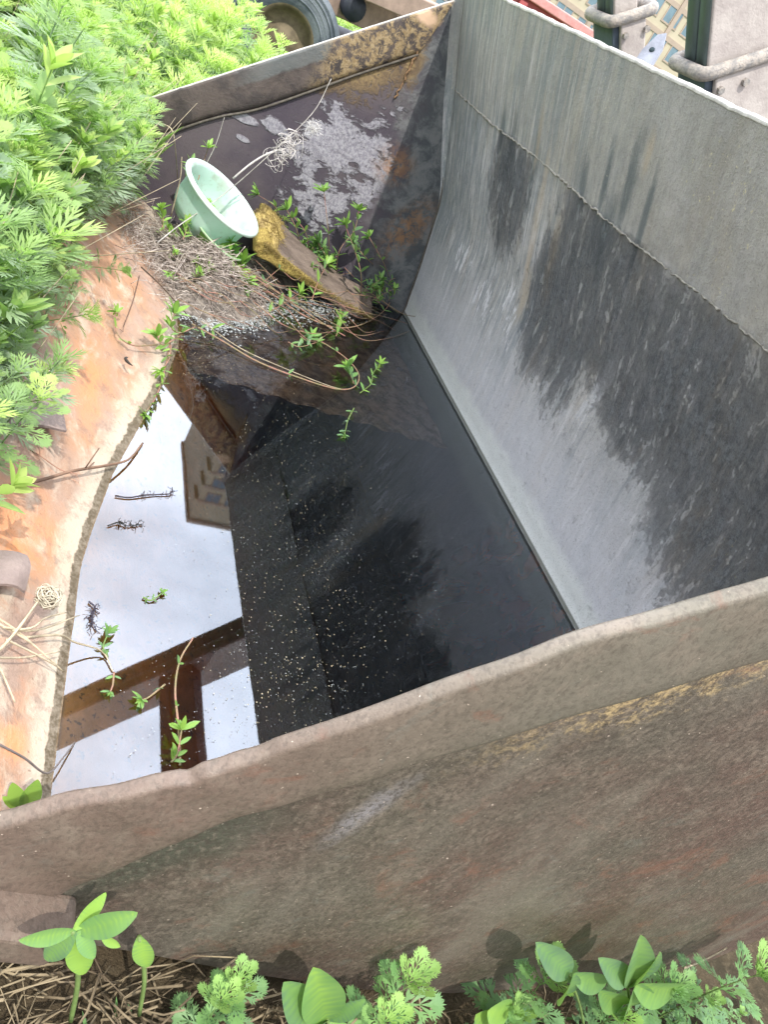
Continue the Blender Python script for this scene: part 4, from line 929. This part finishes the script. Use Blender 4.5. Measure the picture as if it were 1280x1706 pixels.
for k in range(80):
    u, v = rng.uniform(440, 690), rng.uniform(375, 510)
    if v > 380 + (u - 400) * .55 + 10: v = 380 + (u - 400) * .55 - 10
    z = rng.uniform(.03, .10); creeper('tiny low sprig in the dense weed tangle between the plank and the far plate', [(u, v, z), (u + rng.normal(0, 8), v - 10, z + .02), (u + rng.normal(0, 14), v - 24, z + .045)], leaf=rng.uniform(.020, .032), every=3, tint=rng.uniform(.0, .45), group='tiny sprigs behind the plank', r=.0012)
for k in range(14):
    u, v = rng.uniform(262, 420), rng.uniform(385, 480)
    creeper('tiny yellow green tuft sprouting from the dead straw heap', [(u, v, .06), (u + rng.normal(0, 4), v - 8, .08), (u + rng.normal(0, 6), v - 14, .095)], leaf=rng.uniform(.016, .026), every=4, tint=rng.uniform(.5, .9), group='tiny tufts on the straw heap', r=.001, nt=6)
for k in range(46):
    u0, v0 = rng.uniform(290, 590), rng.uniform(395, 520); du, dv = rng.uniform(60, 150), rng.uniform(10, 90)
    creeper('thin reddish bare vine in the tangle lying over the plank and the foam', [(u0, v0, .08), (u0 + du * .35, v0 + dv * .35 + rng.normal(0, 8), .085), (u0 + du * .7, v0 + dv * .7 + rng.normal(0, 8), .06), (u0 + du, min(v0 + dv, 552), .03)], r=rng.uniform(.0009, .0016), tuf=False, every=99, skip=90, group='bare vines over the plank')
# ------------------------------------------------------------------ dry stalks, twigs, straw
def stalk(name, label, path, r=.0016, mat=None, branches=0, bl=.03, cat='twig', spread=1.0):
    P = [onz(u, v, z) if not isinstance(z, tuple) else ony(u, v, z[1]) for u, v, z in path]
    S_ = smooth_path(P, 6); mb = MB(); mb.tube(S_, [r * (1.1 - .5 * i / len(S_)) for i in range(len(S_))], 6)
    for k in range(branches):
        i = rng.integers(len(S_) // 3, len(S_)); d = rng.normal(0, 1, 3) * spread; d /= np.linalg.norm(d); q = S_[i] + d * bl * rng.uniform(.4, 1)
        mb.tube([S_[i], (S_[i] + q) / 2 + rng.normal(0, bl * .15, 3), q], r * .4, 4)
    return tag(mb.build(name, mat or M_grey), label, cat)
stalk('dry_stalk', 'long grey stalk crossing in front of the mint basin up to the far plate', [(262, 405, .14), (300, 375, .17), (372, 325, .24), (445, 262, ('y', 2.58)), (520, 190, ('y', 2.62)), (552, 132, ('y', 2.66))], .0019, cat='stalk')
stalk('dry_stalk', 'short thin stalk sticking up behind the basin rim', [(343, 275, ('y', 2.7)), (360, 240, ('y', 2.7)), (374, 196, ('y', 2.7))], .0015, cat='stalk')
stalk('dry_stalk', 'crooked dry stalk left of the basin', [(285, 360, .14), (300, 300, ('y', 2.5)), (303, 262, ('y', 2.5))], .0022, M_straw, cat='stalk')
stalk('dry_stalk', 'drooping dry stalk hanging from the thicket beside the far plate', [(262, 205, ('y', 2.55)), (285, 215, ('y', 2.5)), (292, 245, ('y', 2.5)), (296, 300, .18)], .002, M_straw, cat='stalk')
# tangled root tuft
c = ony(478, 248, 2.6); mb = MB()
for k in range(70):
    a0, a1 = rng.uniform(0, 2 * PI), rng.uniform(.6, 3.5); R0 = np.array([rng.normal(0, 1), rng.normal(0, .6), rng.normal(0, 1)]); R0 /= np.linalg.norm(R0)
    R_ = frame(R0); rr = rng.uniform(.018, .045); cc = c + rng.normal(0, .014, 3) + (Rw @ np.array([-.03, .03, 0])) * rng.uniform(-1, 1)
    mb.tube([cc + (R_[1] * math.cos(a0 + a1 * t) + R_[2] * math.sin(a0 + a1 * t)) * rr * (1 - .3 * t) for t in np.linspace(0, 1, 9)], rng.uniform(.0005, .0014), 4)
mb.tube(smooth_path([ony(388, 298, 2.58), ony(420, 272, 2.59), ony(450, 255, 2.6), tuple(c)], 5), .003, 6)
tag(mb.build('root_tangle', simple('bleached_roots', (.62, .58, .55), .85, .25, 40)), 'bleached tangle of dry roots in front of the far plate', 'roots')
c = ony(522, 215, 2.62); mb = MB()
for k in range(260):
    d = rng.normal(0, 1, 3) * np.array([1, .7, .8]); d /= np.linalg.norm(d); p = c + d * rng.uniform(.0, .028); mb.tube([p, p + rng.normal(0, .008, 3)], .0006, 3)
tag(mb.build('seed_fluff', simple('white_seed_fluff', (.74, .72, .70), .9, .15)), 'white fluffy seed clump caught on the long grey stalk', 'seed fluff')
stalk('twig', 'brown branching twig lying across the tan lip into the water', [(-20, 815, .10), (60, 802, .085), (120, 785, .07), (180, 775, .035), (215, 765, .012), (238, 738, .004)], .0034, simple('brown_twig', (.26, .16, .11), .8, .4), 3, .05)
stalk('twig', 'thin forked twig above the brown one on the lip', [(20, 738, .10), (60, 755, .09), (100, 782, .075), (130, 790, .07)], .0014, simple('red_twig', (.36, .20, .14), .8, .3), 4, .03)
stalk('twig', 'dark bent twig lying on the lip beside the straw heap', [(235, 445, .11), (262, 470, .09), (290, 500, .07), (330, 545, .03)], .0022, simple('dark_twig', (.10, .07, .05), .9, .3), 5, .04)
stalk('twig', 'short dark upright twig on the lip near the mugwort', [(232, 460, .12), (222, 500, .10), (205, 545, .09)], .0014, simple('dark_thin_twig', (.13, .08, .06), .9, .3), 2, .03)
stalk('floating_twig', 'long dark frayed strand floating on the bright reflection', [(192, 826, .003), (215, 829, .003), (240, 825, .004), (262, 824, .003), (285, 822, .004), (287, 812, .008)], .0016, simple('black_strand', (.05, .04, .05), .8, .3), 30, .012)
stalk('floating_twig', 'shorter dark strand below the long one on the bright reflection', [(180, 876, .003), (198, 870, .004), (212, 876, .003), (238, 873, .003)], .0016, simple('black_strand_short', (.05, .05, .05), .8, .3), 30, .014)
stalk('floating_twig', 'dark ragged root cluster floating near the lip', [(148, 1002, .003), (158, 1012, .004), (152, 1028, .003), (160, 1050, .003)], .0016, simple('black_roots', (.09, .08, .11), .8, .4), 46, .018)
stalk('floating_twig', 'slim dark leaf shaped strand at the waterline under the hanging sprig', [(262, 668, .006), (250, 690, .004), (243, 700, .003), (247, 716, .003)], .0022, simple('dark_leaf_strand', (.07, .08, .04), .7, .3), 0)
stalk('floating_twig', 'curved stem bending over the lip into the bright water', [(40, 1062, .10), (100, 1058, .06), (125, 1070, .03), (170, 1085, .008), (188, 1118, .002)], .0018, M_straw)
stalk('floating_twig', 'thin dark stem arching at the bottom left waterline', [(-5, 1238, .09), (40, 1262, .06), (78, 1288, .02), (105, 1262, .03), (124, 1238, .003)], .0016, simple('grey_stem', (.20, .17, .16), .8, .3))
for q, (lb, pa) in enumerate([
    ('thick pale straw rising from the left edge to the white knot', [(-30, 1110, .12), (20, 1060, .12), (75, 985, .11)]),
    ('straw crossing the lip level with the frame edge', [(-20, 1095, .12), (40, 1095, .10), (100, 1085, .07)]),
    ('long straw slanting down to the orange spot', [(-10, 1035, .13), (50, 1070, .10), (105, 1118, .06)]),
    ('straw running from the knot toward the water', [(5, 1045, .13), (60, 1050, .10), (132, 1025, .06)]),
    ('curved straw looping below the knot', [(20, 1050, .12), (55, 1045, .11), (75, 1030, .10), (110, 1020, .08)]),
    ('lowest straw of the bundle on the lip', [(-10, 1090, .12), (8, 1130, .12), (25, 1170, .11)]),
    ('thin straw across the dark dent', [(10, 1065, .12), (60, 1090, .10), (95, 1110, .07)]),
    ('faint straw above the bundle', [(-20, 1020, .13), (30, 1052, .11), (85, 1100, .08)])]):
    stalk('straw', lb, pa, .0017 if q else .0026, M_straw, cat='straw')
stalk('twig', 'thin tan twig at the right foot of the near plate above the mugworts', [(1140, 1612, ('y', .33)), (1175, 1598, ('y', .34)), (1212, 1578, ('y', .345))], .0022, M_straw)
c = onz(78, 1003, .10); mb = MB()
for k in range(70):
    R_ = frame(rng.normal(0, 1, 3)); rr = rng.uniform(.008, .02); a0 = rng.uniform(0, 6)
    mb.tube([c + np.array([0, 0, .012]) + rng.normal(0, .002, 3) + (R_[1] * math.cos(a0 + t) + R_[2] * math.sin(a0 + t)) * rr for t in np.linspace(0, 3, 8)], rng.uniform(.0005, .0012), 4)
tag(mb.build('root_knot', simple('pale_roots', (.60, .54, .42), .85, .3, 40)), 'pale knot of dry roots on the tan lip beside the water', 'roots')
mb = MB(); c = onz(222, 608, .07)
cr = [c + (Rw @ np.array([math.cos(t) * .022, math.sin(t) * .026, 0])) for t in np.linspace(2.0, 4.2, 10)]; 
mb.tube([(p[0], p[1], .075) for p in cr], [.001 + .003 * math.sin(PI * i / 9) for i in range(10)], 6)
tag(mb.build('dead_leaf', simple('black_curled_leaf', (.05, .045, .04), .8, .3)), 'small dark curled leaf lying on the tan lip', 'leaf')

# ------------------------------------------------------------------ steel posts behind the back wall
Ud, Ld, Yd = np.array([-.656, 0, .755]), np.array([.755, 0, .656]), np.array([0, 1., 0])
def proj(P):
    c = Rw.T @ (np.array(P, float) - CAM); return CX + F * c[0] / c[2], CY + F * c[1] / c[2]
def s_at(P0, v):
    return min(np.linspace(-1.5, 1.5, 1501), key=lambda s: abs(proj(P0 + Ud * s)[1] - v))
M_post = simple('dusty_grey_paint', (.46, .42, .39), .7, .25, 10, c2=(.37, .33, .31), bump=.004)
M_sock = simple('dark_blue_steel', (.10, .13, .17), .55, .4, 10)
M_teal = simple('teal_shaded_side', (.17, .23, .23), .6, .2, 8)  # teal, kept dark to paint in the shade on the posts' left faces
M_coll = simple('dirty_cream_pipe', (.44, .39, .34), .75, .35, 40, bump=.006, c2=(.26, .25, .24))
def post(P0, vc, top, wL, wY, label, bar=None, cheek=.16):
    P0 = np.array(P0); sc = s_at(P0, vc); bot_s = -(P0[2] + .42) / .755
    root = tag(empty('steel_post', tuple(P0 + Ud * bot_s)), label, 'post', 'leaning steel posts behind the bucket')
    def bx(name, s0, s1, l0, l1, y0, y1, mat, par=root, bev=.008):
        mb = MB(); c = P0 + Ud * (s0 + s1) / 2 + Ld * (l0 + l1) / 2 + Yd * (y0 + y1) / 2; mb.box(c, (Ud, Ld, Yd), (s1 - s0, l1 - l0, y1 - y0)); return mb.build(name, mat, par, True, bev)
    col = bx('column', sc, top, 0, wL, 0, wY, M_post)
    bx('groove', sc + .02, top - .05, -.004, .001, wY * .45, wY * .50, M_sock, col, 0)
    bx('socket', bot_s, sc - .005, -.012, wL - .05, -.012, wY + .02, M_sock)
    bx('side_cheek', bot_s + .1, sc - .015, .012, wL + cheek, -.034, -.013, M_post)
    bx('side_face', sc + .01, top - .01, -.005, -.0005, .008, wY * .44, M_teal, col, 0); bx('side_face', sc + .01, top - .01, -.005, -.0005, wY * .51, wY - .008, M_teal, col, 0)
    mb = MB(); cs = [(-.03, wY + .03), (-.03, -.03), (wL + .06, -.03), (wL + .06, wY + .03)]; pts = []
    for (l, y), (a0) in zip(cs, (PI / 2, PI, 1.5 * PI, 0)):
        for t in np.linspace(0, PI / 2, 6): pts.append(P0 + Ud * sc + Ld * (l + .03 * math.cos(a0 + t) * (1) + (.03 if l < 0 else -.03)) + Yd * (y + .03 * math.sin(a0 + t) + (.03 if y < 0 else -.03)))
    mb.tube(pts, .023, 12, True); mb.build('collar', M_coll, root)
    mb = MB(); hp = P0 + Ud * (sc - .17) + Ld * .085; mb.tube([hp + Yd * -.036, hp + Yd * -.032], .014, 16); mb.build('bolt_hole', simple('hole_black', (.02, .02, .03), .9), root)
    for a_, b_ in ((-.06, .03), (-.06, .12), (-.28, .03)): q = P0 + Ud * (sc + a_) + Ld * b_; mb = MB(); mb.tube([q + Yd * -.034, q + Yd * -.048], .013, 6); mb.build('bolt', M_coll, root, False)
    if bar: bx('crossbar', bar[0], bar[1], .02, .12, -bar[2], 0, M_sock)
    return root
PA = np.array([1.713, 2.5, 1.412]); PB = np.array([1.783, 3.17, 1.331])
post(PA, 118, 3.4, .24, .15, 'nearer leaning steel post with a pipe collar, at the top right corner', (.86, 1.06, 1.1))
post(PB + np.array([-.02, 0, .01]), 32, .42, .10, .15, 'farther leaning steel post with a pipe collar, left of the yellow building', None, .02)

# ------------------------------------------------------------------ red trailer body, farm trailer wheel
M_red = simple('faded_red_paint', (.50, .12, .12), .55, .25, 3, bump=.002)
red = tag(empty('red_trailer_body', (5.5, 7.4, -.1)), 'long faded red steel body parked behind the bucket', 'trailer')
mb = MB(); mb.box((5.9, 7.4, .78), ((1, 0, .03), (0, 1, 0), (-.03, 0, 1)), (6.2, .7, 1.6)); mb.build('side_board', M_red, red, True, .02)
mb = MB(); mb.box((5.9, 7.03, 1.585), ((1, 0, .03), (0, 1, 0), (-.03, 0, 1)), (6.24, .10, .07)); mb.build('top_rail', simple('pink_rail', (.62, .30, .28), .6, .2), red, True, .01)
mb = MB()
for x in np.linspace(3.1, 8.7, 9): mb.box((x, 7.03, .78 + (x - 5.9) * .03), ((1, 0, 0), (0, 1, 0), (0, 0, 1)), (.08, .06, 1.5))
mb.build('stake', M_red, red, True, .008)
tr = tag(empty('farm_trailer', (1.3, 6.6, -.1)), 'old brown farm trailer with one black tyre standing in the weeds beyond the bucket', 'trailer')
wc = np.array([1.27, 6.5, .34]); wax = np.array([-.22, -.97, .04])
mb = MB(); ro = .43
mb.lathe([(.225, .085), (.26, .105), (.33, .112), (.385, .10), (.415, .08), (ro - .006, .055), (ro, .03), (ro, -.03), (ro - .006, -.055), (.415, -.08), (.33, -.112), (.26, -.105), (.225, -.085)], wc, wax, 72)
for rr in (.29, .33, .365, .395): mb.lathe([(rr - .006, .1105), (rr, .1165), (rr + .006, .1085)], wc, wax, 72)
mt = Mat('black_tyre_rubber', .7, .35); dn = mt.noise(6, 5, .6); mt.col(mt.mix(mt.step(dn, .4, .65), (.055, .07, .085), (.13, .15, .165))); mt.bump(mt.noise(60, 4, .7), .004)
wheel = mb.build('tyre', mt.m, tr)
mb = MB(); mb.lathe([(.235, .09), (.215, .085), (.20, .02), (.12, .0), (.07, .05), (.001, .06)], wc, wax, 40); mb.build('wheel_rim', simple('rusty_rim', (.17, .135, .085), .8, .4, 12), wheel)
M_br = simple('brown_chassis', (.34, .25, .20), .8, .35, 5); M_dk = simple('black_axle', (.04, .045, .06), .6, .3)
mb = MB(); mb.box((1.9, 6.9, .78), ((.9, .4, .05), (-.4, .9, 0), (0, 0, 1)), (1.1, .30, .22)); mb.build('chassis_rail', M_br, tr, True, .01)
mb = MB(); mb.box((2.15, 6.6, .98), ((.9, .2, .1), (-.2, .9, 0), (-.1, 0, 1)), (1.1, .25, .16)); mb.build('deck_beam', M_br, tr, True, .01)
mb = MB(); mb.tube([(1.35, 6.7, .36), (1.75, 7.3, .5), (2.3, 8.0, .5)], .06, 12); mb.tube([(1.68, 6.5, .76), (1.62, 6.9, .80)], .09, 16); mb.build('axle', M_dk, tr)

# ------------------------------------------------------------------ cream apartment block
bd = tag(empty('apartment_building', (59, 89, -.3)), 'tall cream apartment block with blue grey windows behind the machines', 'building')
M_cr = simple('cream_render', (.50, .44, .33), .9, .12, .3, bump=.0); M_gl = simple('blue_glass', (.17, .25, .30), .15, .2, 1, bump=0); M_tr = simple('tan_trim', (.40, .32, .26), .9, .1, 2, bump=0)
X0, X1, YF, ZT = 26.4, 92.0, 80.0, 66.0
I3 = np.eye(3)
mb = MB(); mb.box(((X0 + X1) / 2, YF + 9, ZT / 2 - .3), I3, (X1 - X0, 18, ZT + .6)); mb.build('wall', M_cr, bd, False)
mb = MB(); mb.box(((X0 + X1) / 2, YF + 9, ZT + .3), I3, (X1 - X0 + .6, 18.6, .6)); mb.build('roof', M_tr, bd, False)
mb = MB()
for k in range(1, 25): mb.box(((X0 + X1) / 2, YF - .04, k * 2.6 + .1), I3, (X1 - X0 + .1, .08, .45))
for k in range(1, 8): mb.box((X0 + k * 8.4 - .6, YF - .10, ZT / 2), I3, (.5, .20, ZT - 1))
mb.build('trim_band', M_tr, bd, False)
wins = [(X0 + 1.9 + c * 2.8, 1.9 + f * 2.6) for f in range(24) for c in range(22)]
def wkey(w):
    x, z = w
    return min(math.hypot(x - 47.5, z - 10), 1.2 * math.hypot((x - 30) * 1.3, (z - 54) * .6))
wins.sort(key=wkey)
def win_mb(x, z, fr, pa):
    for (dx, dz, w, h) in [(0, .86, 2.1, .12), (0, -.86, 2.2, .16), (-1.0, 0, .12, 1.6), (1.0, 0, .12, 1.6), (0, 0, .10, 1.6)]: fr.box((x + dx, YF - .035, z + dz), I3, (w, .07, h))
    pa.box((x, YF - .02, z), I3, (1.88, .03, 1.6))
for x, z in wins[:96]:
    fr, pa = MB(), MB(); win_mb(x, z, fr, pa); wn = fr.build('window', M_tr, bd, False); pa.build('pane', M_gl, wn, False)
fr, pa = MB(), MB()
for x, z in wins[96:]: win_mb(x, z, fr, pa)
w2 = tag(fr.build('window', M_tr, bd, False), kind='stuff'); pa.build('pane', M_gl, w2, False)
mb = MB()
for k in range(1, 25): mb.box((X0 - .22, YF + 1.5, k * 2.6 + .45), I3, (.42, 3.0, 1.1))
mb.build('balcony', M_cr, bd, False)
#END
